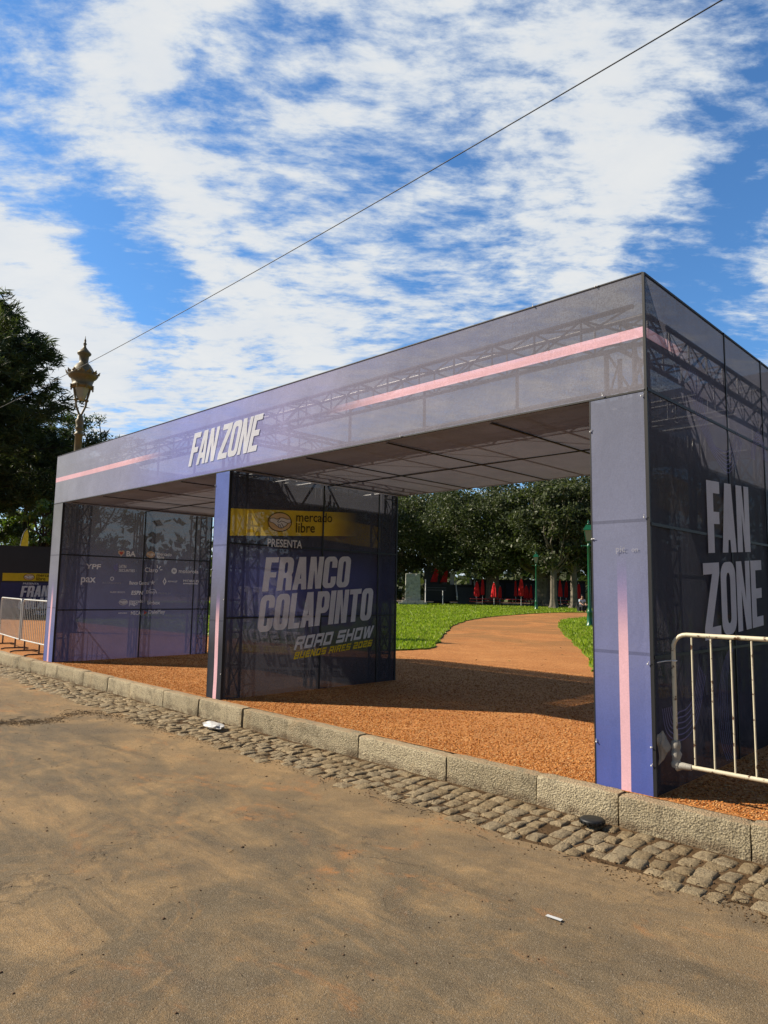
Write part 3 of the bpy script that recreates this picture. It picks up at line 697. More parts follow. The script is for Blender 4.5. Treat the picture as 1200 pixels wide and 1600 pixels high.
def pip(px, py, poly):
    P = np.array(poly); ins = np.zeros(len(px), bool); j = len(P)-1
    for i in range(len(P)):
        xi, yi, xj, yj = P[i, 0], P[i, 1], P[j, 0], P[j, 1]
        c = ((yi > py) != (yj > py)) & (px < (xj-xi)*(py-yi)/(yj-yi+1e-12)+xi); ins ^= c; j = i
    return ins
def grass():
    pts = []
    # polar sampling about the plaza's mouth so nearer turf gets more, finer blades
    n = 420000
    th = RNG.uniform(-1.0, .45, n); rr_ = np.exp(RNG.uniform(np.log(9), np.log(80), n))
    dx, dy = FW.x, FW.y; a0 = math.atan2(dy, dx)
    ang = a0+th; X = CAM.x+rr_*np.cos(ang); Y = CAM.y+rr_*np.sin(ang)
    k = (pip(X, Y, lawn_l) | pip(X, Y, lawn_r)); X, Y, R_ = X[k], Y[k], rr_[k]
    pick = RNG.random(len(X)) < np.clip(170000/max(1, len(X)), 0, 1); X, Y, R_ = X[pick], Y[pick], R_[pick]
    n = len(X); h = RNG.uniform(.035, .075, n)*(1+.010*R_); wd = (.004+.0011*R_)
    a = RNG.uniform(0, 2*PI, n); lean = RNG.uniform(0, .6, n)*h; la = RNG.uniform(0, 2*PI, n)
    b0 = np.stack([X-np.cos(a)*wd, Y-np.sin(a)*wd, np.full(n, .034)], -1); b1 = np.stack([X+np.cos(a)*wd, Y+np.sin(a)*wd, np.full(n, .034)], -1)
    tp = np.stack([X+np.cos(la)*lean, Y+np.sin(la)*lean, .035+h], -1)
    V = np.stack([b0, b1, tp], 1).reshape(-1, 3); F = np.arange(3*n).reshape(-1, 3)
    o = np_obj('grass', V, F, MAT['blade']); o['kind'] = 'stuff'; o['label'] = 'short bright green turf of the park lawns'
grass()
def fallen_leaves():
    n = 2600; th = RNG.uniform(-1.0, .42, n); q = np.exp(RNG.uniform(np.log(8), np.log(70), n)); a0 = math.atan2(FW.y, FW.x)
    X, Y = CAM.x+q*np.cos(a0+th), CAM.y+q*np.sin(a0+th); k = (Y > 6.8) & (Y < 66)
    X, Y, q = X[k], Y[k], q[k]; on = pip(X, Y, lawn_l) | pip(X, Y, lawn_r); m = RNG.random(len(X)) < np.where(on, 1.0, .35); X, Y, q, on = X[m], Y[m], q[m], on[m]
    C = np.stack([X, Y, np.where(on, .085+.0006*q, .012)], -1); V, F = rand_rot_quads(C, RNG.uniform(.02, .045, len(X))*(1+.008*q), .6)
    V = V.reshape(-1, 4, 3); V[:, :, 2] = C[:, None, 2]+(V[:, :, 2]-C[:, None, 2])*.25
    o = np_obj('fallen_leaves', V.reshape(-1, 3), F, mat_leaf("dry_leaf", (.10, .055, .02), (.20, .11, .035), (.34, .22, .07), .7, .1, .2)); o['kind'] = 'stuff'
def litter():
    mb = MB(); r = random.Random(4)
    line = [Vector(p) for p in smooth([(-7.9, -2.6, 0), (-7.1, -2.15, 0), (-6.9, -1.75, 0), (-7.2, -1.2, 0), (-6.5, -.92, 0), (-5.6, -.92, 0), (-4.5, -.86, 0), (-3.2, -.84, 0), (-1.6, -.9, 0), (.3, -.93, 0), (1.2, -.95, 0)], 12)]
    def spot(sd):
        q = r.random()**1.9*.999*(len(line)-1); k = int(q); p = line[k].lerp(line[min(k+1, len(line)-1)], q-k)
        return p.x+r.gauss(0, sd), p.y+r.gauss(0, sd*.75)
    for _ in range(190):                       # dry twigs swept into a drift by the gutter
        x, y = spot(.13); a = r.gauss(.5, .8); L = r.uniform(.02, .13)
        p = Vector((x, y, ZR+.008)); q = p+Vector((math.cos(a)*L, math.sin(a)*L, r.uniform(0, .012)))
        mb.tube([p, (p+q)/2+Vector((0, r.uniform(-.008, .008), .005)), q], [.0035, .003, .0018], 4)
    for _ in range(60):
        x, y = r.uniform(-5, 2.2), r.uniform(-4.6, -.9); a = r.uniform(0, PI); L = r.uniform(.01, .045)
        p = Vector((x, y, ZR+.004)); mb.tube([p, p+Vector((math.cos(a)*L, math.sin(a)*L, .002))], [.002, .0015], 4)
    o = mb.build('road_litter', MAT['twig']); o['kind'] = 'stuff'
    X, Y, S = [], [], []
    for _ in range(5200):                      # crumbs of soil in the same drift and in the joints of the gutter
        x, y = spot(.10); X.append(x); Y.append(y); S.append(r.uniform(.002, .009))
    for _ in range(5200): X.append(r.uniform(-9, 1.6)); Y.append(r.uniform(-.9, -.17)); S.append(r.uniform(.002, .007))
    X, Y, S = np.array(X), np.array(Y), np.array(S)
    o = scatter_stones('soil_crumbs', X, Y, np.where(Y > -.82, ZR+.0, ZR+.001), S, MAT['soil'], .7); o['kind'] = 'stuff'
litter()

# ------------------------------------------------------------------ the fan zone arch
XL, XL2, XM1, XM2, XR1, HF, HT, DP = -12.008, -11.569, -6.115, -5.780, -.467, 3.051, 4.0, 3.307
arch = thing('entrance_arch', 'large dark blue mesh-banner arch reading FAN ZONE standing on the kerb', 'arch')
Z = Vector((0, 0, 1)); XA = Vector((1, 0, 0)); YA = Vector((0, 1, 0))

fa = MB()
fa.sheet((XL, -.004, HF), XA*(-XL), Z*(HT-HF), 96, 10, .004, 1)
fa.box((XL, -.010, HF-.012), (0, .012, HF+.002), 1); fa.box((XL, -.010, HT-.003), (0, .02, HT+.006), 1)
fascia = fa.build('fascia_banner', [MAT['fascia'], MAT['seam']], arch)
lt = MB(); up = (Z+XA*.0).normalized()
write(lt, 'FAN ZONE', (-6.88, -.0115, 3.215), (XA+Z*.012).normalized(), Z, 1.70, .475, .30, S=.34, T=.16, R=.30, gap=.08, space=.34)
lt.build('lettering', MAT['white_ink'], fascia)
fb = MB(); fb.sheet((0, DP, HF), XA*XL, Z*(HT-HF), 60, 6, .010, 2); fb.build('fascia_banner', MAT['back_fascia'], arch)
sd = MB()
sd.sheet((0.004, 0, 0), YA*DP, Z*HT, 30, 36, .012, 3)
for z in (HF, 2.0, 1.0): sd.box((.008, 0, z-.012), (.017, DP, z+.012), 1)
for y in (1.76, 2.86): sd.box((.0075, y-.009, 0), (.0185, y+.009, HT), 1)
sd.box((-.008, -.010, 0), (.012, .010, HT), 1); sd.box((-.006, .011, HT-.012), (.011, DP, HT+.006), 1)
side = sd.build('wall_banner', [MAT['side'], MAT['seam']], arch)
lt = MB(); ud = (YA+Z*.060).normalized()
write(lt, 'FAN', (.022, 1.14, 1.835), ud, (Z-YA*.0).normalized(), 1.13, .645, 0, S=.42, T=.17, R=.3, gap=.10)
lt.build('lettering', MAT['white_ink'], side); lt = MB()
write(lt, 'ZONE', (.022, 1.00, 1.085), ud, Z, 1.58, .655, 0, S=.37, T=.15, R=.36, gap=.08)
lt.build('lettering', MAT['white_ink'], side)
WV = [MB() for _ in range(4)]
for k in range(6):
    o = .045*k
    ribbon(WV[0], smooth([(.022, .80+o, 3.42), (.022, .88+o, 3.2), (.022, .98+o, 3.02), (.022, 1.16+o*.9, 2.86-o*.1), (.022, 1.42+o*.3, 2.70-o*.0+o*.5), (.022, 1.72, 2.62+o*.9), (.022, 2.0-o*.3, 2.80+o*.8), (.022, 2.14-o*.5, 2.98+o*.5)]), .009)
    if k < 5: ribbon(WV[1], smooth([(.022, 2.40+o*.6, 2.86), (.022, 2.47+o*.6, 3.02), (.022, 2.66, 3.18-o*.75), (.022, 2.86-o*.6, 3.06), (.022, 2.95-o*.7, 2.9)]), .011)
    ribbon(WV[2], smooth([(.022, .10+o*.75, .62), (.022, .16+o*.75, .45+o*.35), (.022, .34+o*.3, .36+o*.9), (.022, .56, .36+o*.95), (.022, .78-o*.3, .48+o*.8), (.022, .98-o*.6, .80+o*.4)]), .010)
    ribbon(WV[3], smooth([(.022, 1.62+o*.2, 1.02-o*.2), (.022, 1.44+o*.6, .90), (.022, 1.30+o*.8, .70), (.022, 1.25+o, .45), (.022, 1.30+o, .2), (.022, 1.42+o, .04)]), .007)
for q in WV: q.build('wave_graphic', MAT['lilac_ink'], side)
ls = MB(); ls.sheet((XL, DP, 0), -YA*DP, Z*HT, 20, 20, .01, 4); ls.build('wall_banner', MAT['dark'], arch)

def pillar(x0, x1, mat, seed):
    p = MB(); p.sheet((x0, -.006, .0), XA*(x1-x0), Z*(HF-.014), 8, 40, .006, seed)
    p.box((x0-.005, -.0075, 0), (x0+.002, .012, HF-.014), 1); p.box((x1-.002, -.0075, 0), (x1+.005, .012, HF-.014), 1)
    return p.build('pillar_banner', [mat, MAT['seam']], arch)
pr = pillar(XR1, -.014, MAT['pillar_r'], 5); pillar(XM1, XM2, MAT['pillar_m'], 6); pillar(XL, XL2, MAT['pillar_l'], 7)
lt = MB(); font_text(lt, 'pic', (-.262, -.020, 1.775), XA, Z, .075, None); lt.build('lettering', MAT['grey_ink'], pr); lt = MB(); font_text(lt, 'on', (-.135, -.020, 1.79), XA, Z, .05, None)
lt.build('lettering', MAT['grey_ink'], pr)
# thin rear faces of the three walls
for (x0, x1) in ((XL, XL2), (XM1, XM2), (XR1, 0)):
    p = MB(); p.sheet((x1, DP+.004, 0), XA*(x0-x1), Z*HF, 4, 12, .004, 8); p.build('pillar_banner', MAT['dark'], arch)

def wall(x, face, mat, seed, seams_z, seams_y):
    p = MB(); s = face
    if s > 0: p.sheet((x, 0, 0), YA*DP, Z*(HF-.006), 30, 28, .010, seed)
    else: p.sheet((x, DP, 0), -YA*DP, Z*(HF-.006), 30, 28, .010, seed)
    for z in seams_z: p.box((min(x+s*.006, x+s*.014), 0, z-.012), (max(x+s*.006, x+s*.014), DP, z+.012), 1)
    for y in seams_y: p.box((min(x+s*.005, x+s*.0155), y-.012, 0), (max(x+s*.005, x+s*.0155), y+.012, HF-.02), 1)
    p.box((min(x, x+s*.012), -.002, 0), (max(x, x+s*.012), .03, HF-.02), 1); p.box((min(x, x+s*.013), DP-.03, 0), (max(x, x+s*.013), DP+.002, HF-.02), 1)
    return p.build('wall_banner', [mat, MAT['seam']], arch)
mid = wall(XM2, 1, MAT['poster'], 11, (2.06, 1.06), (1.67, 2.86))
midb = wall(XM1, -1, MAT['poster_back'], 12, (2.06, 1.06), (1.67,))
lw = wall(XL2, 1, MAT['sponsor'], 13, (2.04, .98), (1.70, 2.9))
rw = wall(XR1, -1, MAT['poster_back'], 14, (2.06, 1.06), (1.67,))

def poster_text(parent, x, s, y0=0.0):
    """poster lettering on the wall face at x looking along s; distances run from the reader's left edge"""
    X = x+s*.020
    U = YA*s; O = lambda u, z: Vector((X, (u if s > 0 else DP-u), z))
    ud = (U+Z*.055).normalized()
    a = MB()
    write(a, 'FRANCO', O(.58+y0, 1.415), ud, Z, 1.63, .475, .11, S=.40, T=.155, R=.34, gap=.08)
    write(a, 'COLAPINTO', O(.52+y0, .855), (U+Z*.062).normalized(), Z, 2.19, .505, .11, S=.40, T=.155, R=.34, gap=.08)
    font_text(a, 'PRESENTA', O(.645+y0, 2.045), (U+Z*.01).normalized(), Z, .62, .115, .022)
    a.build('lettering', MAT['white_thin'], parent)
    a = MB(); write(a, 'ROAD SHOW', O(1.17+y0, .585), (U+Z*.082).normalized(), Z, 1.56, .185, .35, S=.25, T=.24, R=.10, gap=.16, space=.5, tech=True)
    a.build('lettering', MAT['white_thin'], parent)
    a = MB(); write(a, 'BUENOS AIRES 2026', O(1.17+y0, .455), (U+Z*.078).normalized(), Z, 1.56, .10, .35, S=.27, T=.24, R=.10, gap=.2, space=.55, tech=True)
    a.build('lettering', MAT['yellow_ink'], parent)
    a = MB(); font_text(a, 'mercado', O(1.14+y0, 2.435), (U+Z*.065).normalized(), Z, .70, None, .010); font_text(a, 'libre', O(1.14+y0, 2.275), (U+Z*.065).normalized(), Z, .36, None, .010)
    a.build('lettering', MAT['black_ink'], parent)
    a = MB(); handshake(a, O(.635+y0, 2.255), (U+Z*.05).normalized(), Z, .43, .285)
    a.build('emblem', [MAT['black_ink'], MAT['orange_ink'], MAT['white_thin']], parent)
poster_text(mid, XM2, 1); poster_text(midb, XM1, -1, .12); poster_text(rw, XR1, -1)

def sponsors(parent, x):
    X = x+.020; O = lambda y, z: Vector((X, y, z))
    def t(body, y0, y1, z, h=None, mat='white_thin', bold=.012, shear=0.0):
        a = MB(); font_text(a, body, O(y0, z), YA, Z, y1-y0, h, bold, shear); a.build('sponsor_logo', MAT[mat], parent)
    def g(fn, mats, name='sponsor_logo'):
        a = MB(); fn(a); a.build(name, [MAT[m] for m in mats], parent)
    heart = [(0, -.5), (-.5, 0), (-.52, .28), (-.35, .48), (-.12, .45), (0, .28), (.12, .45), (.35, .48), (.52, .28), (.5, 0)]
    g(lambda a: (a.poly([(p*.13, q*.13) for p, q in heart], [], O(1.21, 2.12), YA, Z, 0), a.poly([(p*.075, q*.075) for p, q in heart], [], O(1.21, 2.12)+XA*.002, YA, Z, 1)), ['cream_ink', 'red_ink'])
    t('BA', 1.32, 1.52, 2.065, .11, bold=.03)
    g(lambda a: handshake(a, O(1.75, 2.055), YA, Z, .20, .14), ['orange_ink', 'cream_ink', 'white_thin'])
    t('mercado', 2.0, 2.33, 2.115); t('libre', 2.0, 2.16, 2.05)
    t('YPF', .50, .80, 1.78, .10, bold=.02, shear=.1)
    g(lambda a: a.poly([(0, .05), (.03, .12), (.09, .14), (.10, .03), (.05, -.04)], [], O(1.06, 1.77), YA, Z, 0), ['lilac_ink'])
    t('LATIN', 1.18, 1.33, 1.82, .065); t('SECURITIES', 1.18, 1.52, 1.745, .055)
    t('Claro', 1.74, 2.03, 1.755, .10)
    def sun(a):
        for k in range(3):
            an = math.radians(100-45*k); d = Vector((0, math.cos(an), math.sin(an))); q = Vector((0, -d.z, d.y))*.008
            p = O(2.03, 1.80)+d*.05; a.add([p-q, p+q, p+d*.06+q, p+d*.06-q], [(0, 1, 2, 3)])
    g(sun, ['white_thin'])
    g(lambda a: a.poly(ell(0, 0, .065, .065), [[(-.04, -.03), (-.02, .035), (0, -.01), (.02, .035), (.04, -.03), (.02, -.0), (0, -.03), (-.02, 0)]], O(2.41, 1.80), YA, Z, 0), ['white_thin'])
    t('motorola', 2.52, 3.0, 1.76, .085)
    t('pax', .43, .72, 1.47, None, bold=.018)
    g(lambda a: a.poly(ell(0, 0, .04, .04), [ell(0, 0, .026, .026)], O(1.05, 1.60), YA, Z, 0), ['white_thin'])
    t('INVERSIONES', .86, 1.24, 1.495, .04, 'grey_ink')
    t('Banco Central', 1.42, 1.85, 1.49, .075, bold=.025)
    star = [(math.sin(PI*k/5)*(.06 if k % 2 == 0 else .024), math.cos(PI*k/5)*(.06 if k % 2 == 0 else .024)) for k in range(10)]
    g(lambda a: a.poly(star, [], O(1.93, 1.54), YA, Z, 0), ['white_thin'])
    g(lambda a: a.poly([(0, .085), (.045, 0), (0, -.085), (-.045, 0)], [[(0, .04), (.02, 0), (0, -.04), (-.02, 0)]], O(2.2, 1.57), YA, Z, 0), ['white_thin'])
    t('RENAULT', 2.28, 2.5, 1.555, .035); t('MOBILIS', 2.64, 3.02, 1.565, .055)
    g(lambda a: a.add([O(2.64, 1.525), O(3.0, 1.525), O(3.0, 1.54), O(2.64, 1.54)], [(0, 1, 2, 3)]), ['white_thin'])
    t('FLOW SPORTS', 1.03, 1.34, 1.315, .03); t('ESPN', 1.47, 1.72, 1.28, .085, bold=.03, shear=.15)
    t('Disney+', 1.80, 2.03, 1.29, .085); t('PREMIUM', 2.07, 2.35, 1.30, .035, 'grey_ink')
    g(lambda a: ribbon(a, smooth([O(1.84, 1.36), O(1.92, 1.40), O(2.0, 1.38), O(2.04, 1.31)]), .010), ['white_thin'])
    g(lambda a: handshake(a, O(1.22, 1.07), YA, Z, .19, .12), ['white_thin', 'grey_ink', 'white_thin'])
    t('mercado', 1.44, 1.74, 1.12, None); t('pago', 1.44, 1.62, 1.05, None); t('bigbox', 1.84, 2.12, 1.06, None, bold=.02)
    t('AEROLINEAS', 1.22, 1.41, .895, .03); t('MECA', 1.49, 1.70, .87, .075)
    g(lambda a: a.poly([(0, -.05), (.08, 0), (0, .05), (.025, 0)], [], O(1.76, .915), YA, Z, 0), ['red_ink'])
    t('DalePlay', 1.87, 2.25, .865, None, bold=.018)
sponsors(lw, XL2)

cl = MB()
for (a, b) in ((XL2+.02, XM1-.02), (XM2+.02, XR1-.02)):
    cl.sheet((a, .0, HF-.012), XA*(b-a), YA*(DP-.005), 24, 14, .006, 21)
    for y in (1.72,): cl.box((a, y-.012, HF-.030), (b, y+.012, HF-.022), 1)
    k = 1
    while b-1.0-1.35*(k-1) > a+.2:
        x = b-1.0-1.35*(k-1); cl.box((x-.011, .03, HF-.0335), (x+.011, DP-.03, HF-.0235), 1); k += 1
cl.build('ceiling_banner', [MAT['ceiling'], MAT['seam']], arch)

def truss(p0, p1, s, step=.42, r=.021, rb=.0105):
    p0, p1 = Vector(p0), Vector(p1); t = (p1-p0).normalized(); L = (p1-p0).length
    a = Vector((0, 0, 1)) if abs(t.z) < .9 else Vector((1, 0, 0)); a = (a-t*a.dot(t)).normalized(); b = t.cross(a)
    mb = MB(); C = [(a*i+b*j)*s/2 for i, j in ((-1, -1), (1, -1), (1, 1), (-1, 1))]
    for c in C: mb.tube([p0+c, p1+c], r, 7)
    n = max(2, int(L/step)); 
    for k in range(4):
        for i in range(n):
            q0, q1 = C[k], C[(k+1) % 4]
            if i % 2: q0, q1 = q1, q0
            mb.tube([p0+t*(L*i/n)+q0, p0+t*(L*(i+1)/n)+q1], rb, 5, cap=False)
            mb.tube([p0+t*(L*i/n)+C[k], p0+t*(L*i/n)+C[(k+1) % 4]], rb, 5, cap=False)
    return mb.build('truss', MAT['truss'], arch)
for xc in (-.235, -5.948, -11.79):
    for y in (.19, 3.10): truss((xc, y, 0.0), (xc, y, 3.45), .24)
    truss((xc, .33, 3.66), (xc, 2.96, 3.66), .24)
    truss((xc, 1.67, 0.0), (xc, 1.67, 3.0), .12, .5, .016, .008)
for y in (.19, 3.10): truss((-11.64, y, 3.66), (-.12, y, 3.66), .24, .46)
fr = MB()
for x in np.arange(-11.3, -.6, 1.12): 
    fr.tube([(x, .06, HF+.03), (x, .06, 3.52)], .017, 6); fr.tube([(x, .08, HF+.03), (x, DP-.06, HF+.03)], .016, 6)
for y in (.06, 1.70, 3.2): fr.tube([(XL+.06, y, HF+.05), (-.05, y, HF+.05)], .02, 6)
for x in np.arange(-11.3, -1.6, 1.12): fr.tube([(x, .09, HF+.08), (x+1.1, 1.65, HF+.08)], .013, 6)
fr.build('ceiling_frame', MAT['truss'], arch)
# little white plastic ties along the edges of the cloth
tmb = MB(); tmb.lathe([(.002, -.007), (.006, -.004), (.006, .004), (.002, .007)], (0, 0, 0), 7); tmb.tube([(0, 0, 0), (.016, -.006, .018)], .0022, 5)
spots = [(-1.0, -.02, HT), (-.4, -.02, HT), (-2.6, -.02, HF), (-.35, -.02, HF+.01), (-4.6, -.02, HF), (-.03, -.02, 3.0), (XR1, -.014, 2.78), (XR1, -.014, 1.9), (XR1+.01, -.014, .32), (-.03, -.018, 2.05), (-.03, -.018, .95),
         (.02, .22, 3.0), (.02, .45, 2.96), (-.02, -.02, .22), (-.02, -.02, .35), (XM2, -.015, .33), (XM1, -.015, 2.86), (XM1, -.015, 1.7), (XM2, -.015, 1.3), (XM2+.016, .35, 3.0), (XM2+.016, .62, 3.0), (XM2+.016, 1.9, 3.0), (XM2+.016, 3.2, 2.98)]
t0 = None
for p in spots:
    o = tmb.build('cable_tie', MAT['tie'], arch, p) if t0 is None else t0.copy()
    if t0 is None: t0 = o
    else: COL.objects.link(o); o.parent = arch; o.location = p
    o.rotation_euler = (random.uniform(-.5, .5), random.uniform(-1, 1), random.uniform(-.5, .5))

# ------------------------------------------------------------------ crowd barriers
def barrier(label, x0, y0, rz, L=2.3, H=1.15, low=.23, nb=None, feet=(.75, 1.75), paint='barrier_paint'):
    b = thing('crowd_barrier', label, 'barrier', (x0, y0, 0), rz, 'white steel crowd barriers')
    r, R = .0158, .10
    pts = [(0, 0, low)]+[(0, 0, H-R)]+[(R-R*math.cos(a), 0, H-R+R*math.sin(a)) for a in np.linspace(.2, PI/2, 6)]
    pts += [(L-R+R*math.sin(a), 0, H-R+R*math.cos(a)) for a in np.linspace(0, PI/2-.2, 6)]+[(L, 0, H-R), (L, 0, low)]
    f = MB(); f.tube(pts, r, 12); f.build('frame', MAT[paint], b)
    f = MB(); f.tube([(.0, 0, low), (L, 0, low-.0)], r*.95, 12); f.build('bottom_rail', MAT[paint], b)
    n = nb or int(L/.14)
    for i in range(1, n):
        x = L*i/n; f = MB(); f.tube([(x, 0, low), (x, 0, H-.005)], .0066, 8); f.build('bar', MAT[paint], b)
    for x in feet:
        f = MB(); f.tube([(x, 0, low), (x, 0, .03)], .017, 8); f.tube([(x, -.28, .012), (x, -.2, .03), (x, .2, .03), (x, .28, .012)], .016, 8)
        f.build('foot', MAT['rust'], b)
    return b
rb = barrier('cream crowd barrier with rust chips taped to the right hand pillar of the arch', .115, .10, 0, 2.3, 1.175, .235, 17, (1.05, 2.0))
def crumple(name, c, size, mat, parent, seed, sx=(1, 1, 1)):
    bm = bmesh.new(); bmesh.ops.create_icosphere(bm, subdivisions=3, radius=1)
    r = random.Random(seed); ph = [Vector((r.uniform(-1, 1), r.uniform(-1, 1), r.uniform(-1, 1))).normalized() for _ in range(14)]
    for v in bm.verts:
        q = 1+sum(.10*abs(math.sin(5*v.co.dot(p)+i)) for i, p in enumerate(ph))-.6
        v.co = Vector((v.co.x*q*sx[0], v.co.y*q*sx[1], v.co.z*q*sx[2]))*size
    me = bpy.data.meshes.new(name); bm.to_mesh(me); bm.free(); me.materials.append(mat)
    o = bpy.data.objects.new(name, me); COL.objects.link(o); o.location = c
    if parent: o.parent = parent
    return o
tp = MB()
vs = []; r = random.Random(3)
for j in range(9):                             # tape wound round the post
    for i in range(12):
        a = 2*PI*i/12; q = .030+r.uniform(-.004, .006)+.006*math.sin(j*2.1)
        vs.append((q*math.cos(a), q*math.sin(a), .215+.024*j))
tp.add(vs, [(j*12+i, j*12+(i+1) % 12, (j+1)*12+(i+1) % 12, (j+1)*12+i) for j in range(8) for i in range(12)], 0, True)
fl = []                                        # loose flag of tape stretched to the pillar's corner
A0, A1, A2, A3 = Vector((-.155, -.075, .395)), Vector((-.085, -.055, .465)), Vector((-.025, -.012, .36)), Vector((-.115, -.06, .215))
for j in range(7):
    for i in range(7):
        a, q = i/6, j/6
        p = (A3.lerp(A2, a)).lerp(A0.lerp(A1, a), q)
        p = p+Vector((0, .016*math.sin(5*a+3*q)+r.uniform(-.006, .006), r.uniform(-.006, .006)))
        fl.append(tuple(p))
for dy in (0, .006): tp.add([(x+dy*.5, y+dy, z) for x, y, z in fl], [(j*7+i, j*7+i+1, (j+1)*7+i+1, (j+1)*7+i) for j in range(6) for i in range(6)], 0, False)
tp.tube([(.0, 0, .215), (.04, -.003, .232), (.11, -.002, .232)], [.03, .027, .021], 9)
tape = tp.build('tape_wrap', MAT['tape'], rb)
wr = MB(); wr.tube([(-.0, 0, .98), (-.05, -.02, .975), (-.09, -.04, .965), (-.10, -.06, .96)], .004, 5); wr.tube([(.022*math.cos(a), .022*math.sin(a), .98) for a in np.linspace(0, 2*PI, 13)[:-1]], .005, 5, closed=True)
wr.build('wire_tie', MAT['tie'], rb)
barrier('white crowd barrier butting against the left hand pillar of the arch', -14.35, .34, -.06, 2.3, 1.12, .24, 18, (.30, 1.35), 'grey_paint')
barrier('white crowd barrier at the far left in front of the black poster wall', -16.75, .62, -.12, 2.3, 1.12, .24, 18, (.5, 1.9), 'grey_paint')

# ------------------------------------------------------------------ small things on the road
bag = crumple('plastic_bag', (-5.13, -.50, ZR+.05),   .088, MAT['plastic_bag'], None, 8, (1.6, .75, .34))
tag(bag, 'crumpled white plastic bag lying on the cobbled gutter', 'plastic bag')
mb = MB(); mb.lathe([(.078, 0), (.086, .004), (.088, .026), (.082, .034), (.06, .037), (.0, .038)], n=24)
for i in range(18):
    a = 2*PI*i/18
    c, s = math.cos(a), math.sin(a); mb.obox((.086*c-.004*s*-1, .086*s-.004*c, .006), (.007*c, .007*s, 0), (-.008*s, .008*c, 0), (0, 0, .020))
tag(mb.build('container_cap', MAT['black_rubber'], None, (-.34, -.315, ZR+.025)), 'black ribbed plastic lid lying on cobbles against the kerb', 'lid')
mb = MB(); mb.sheet((-.045, -.012, 0), (.09, 0, 0), (0, .024, 0), 8, 2, .0); st = mb
st.v = [(x, y, y*0+.004+.0016*math.sin(x*45)) for x, y, z in st.v]; n0 = len(st.v); st.add([(x, y, z-.002) for x, y, z in st.v], [tuple(reversed(f)) for f in st.f])
slip = st.build('paper_strip', MAT['plastic_bag'], None, (.23, -1.795, ZR+.004)); slip.rotation_euler = (0, 0, -.02)
tag(slip, 'small white paper strip lying alone on the dusty road', 'paper')

# ------------------------------------------------------------------ overhead cable
A = CAM+ray(1128, 0)*9.0; B = CAM+ray(0, 637)*25.0
pts = []
for i in range(41):
    t = -.35+1.75*i/40; p = A+(B-A)*t; pts.append(p-Z*(.16*4*max(-.3, t*(1-t))))
mb = MB(); mb.tube(pts, .0075, 6); tag(mb.build('overhead_cable', MAT['cable']), 'thin black cable crossing the sky above the arch', 'cable')

# ------------------------------------------------------------------ lamps
def ornate_lamp():
    g = ground_at(107, 24)
    L = thing('street_lamp', 'tall ochre cast iron street lamp with crowned lantern rising behind the arch', 'street lamp', g)
    zt = 9.75
    mb = MB(); mb.lathe([(.34, 0), (.34, .25), (.27, .35), (.25, .9), (.30, 1.0), (.20, 1.15), (.15, 1.5), (.135, 3.0), (.115, 5.6), (.112, 6.2), (.15, 6.23), (.15, 6.27), (.10, 6.31), (.10, 6.40), (.145, 6.44), (.10, 6.5), (.12, 6.62), (.135, 6.70), (.09, 6.76), (.09, 6.84), (.05, 6.9)], n=18)
    mb.build('post', MAT['ochre_paint'], L)
    ux = Vector((RT.x, RT.y, 0)).normalized(); uy = Vector((-ux.y, ux.x, 0)); dirs = (ux*.85+uy*.5, -ux*.85-uy*.5)
    for d in dirs:
        d = d.normalized()
        mb = MB(); mb.tube(smooth([Z*6.82, Z*6.95+d*.05, Z*7.2+d*.14, Z*7.38+d*.16, Z*7.6+d*.21, Z*7.9+d*.26, Z*8.2+d*.28, Z*8.42+d*.22, Z*8.55+d*.12]), .035, 8)
        p = Z*7.38+d*.16; mb.lathe([(.035, -.05), (.065, -.02), (.065, .02), (.035, .05)], p, 10)
        mb.build('arm', MAT['ochre_paint'], L)
    mb = MB(); mb.lathe([(.05, 7.36), (.10, 7.37), (.15, 7.5), (.22, 7.74), (.235, 7.78)], n=18); mb.build('lamp_shade', MAT['lamp_glass'], L)
    mb = MB(); mb.lathe([(.235, 7.76), (.33, 7.78), (.35, 7.86), (.30, 7.90), (.33, 8.0), (.36, 8.08), (.42, 8.12), (.47, 8.2), (.44, 8.25), (.36, 8.30), (.30, 8.42), (.22, 8.54), (.155, 8.60), (.135, 8.66), (.15, 8.84), (.21, 8.90), (.215, 8.94), (.16, 9.0), (.09, 9.08), (.05, 9.14), (.035, 9.2), (.06, 9.25), (.03, 9.3), (.035, 9.36), (.012, 9.44), (.004, 9.52)], n=20)
    hood = mb.build('hood', MAT['ochre_paint'], L)
    for i in range(14):
        a = 2*PI*i/14; d = Vector((math.cos(a), math.sin(a), 0)); q = Vector((-d.y, d.x, 0)); p = d*.46+Z*8.20
        mb = MB(); mb.poly([(-.07, 0), (.07, 0), (.085, .06), (.04, .075), (0, .14), (-.04, .075), (-.085, .06)], [], p, q, (Z+d*.55).normalized()); mb.poly([(-.07, 0), (.07, 0), (.085, .06), (.04, .075), (0, .14), (-.04, .075), (-.085, .06)], [], p+d*.018, q, (Z+d*.55).normalized())
        mb.build('palmette', MAT['ochre_paint'], hood)
    for i in range(8):
        a = 2*PI*i/8; mb = MB(); mb.lathe([(.01, -.09), (.03, -.05), (.02, 0), (.04, .04)], (.35*math.cos(a), .35*math.sin(a), 7.80), 6); mb.build('pendant', MAT['ochre_paint'], hood)
ornate_lamp()
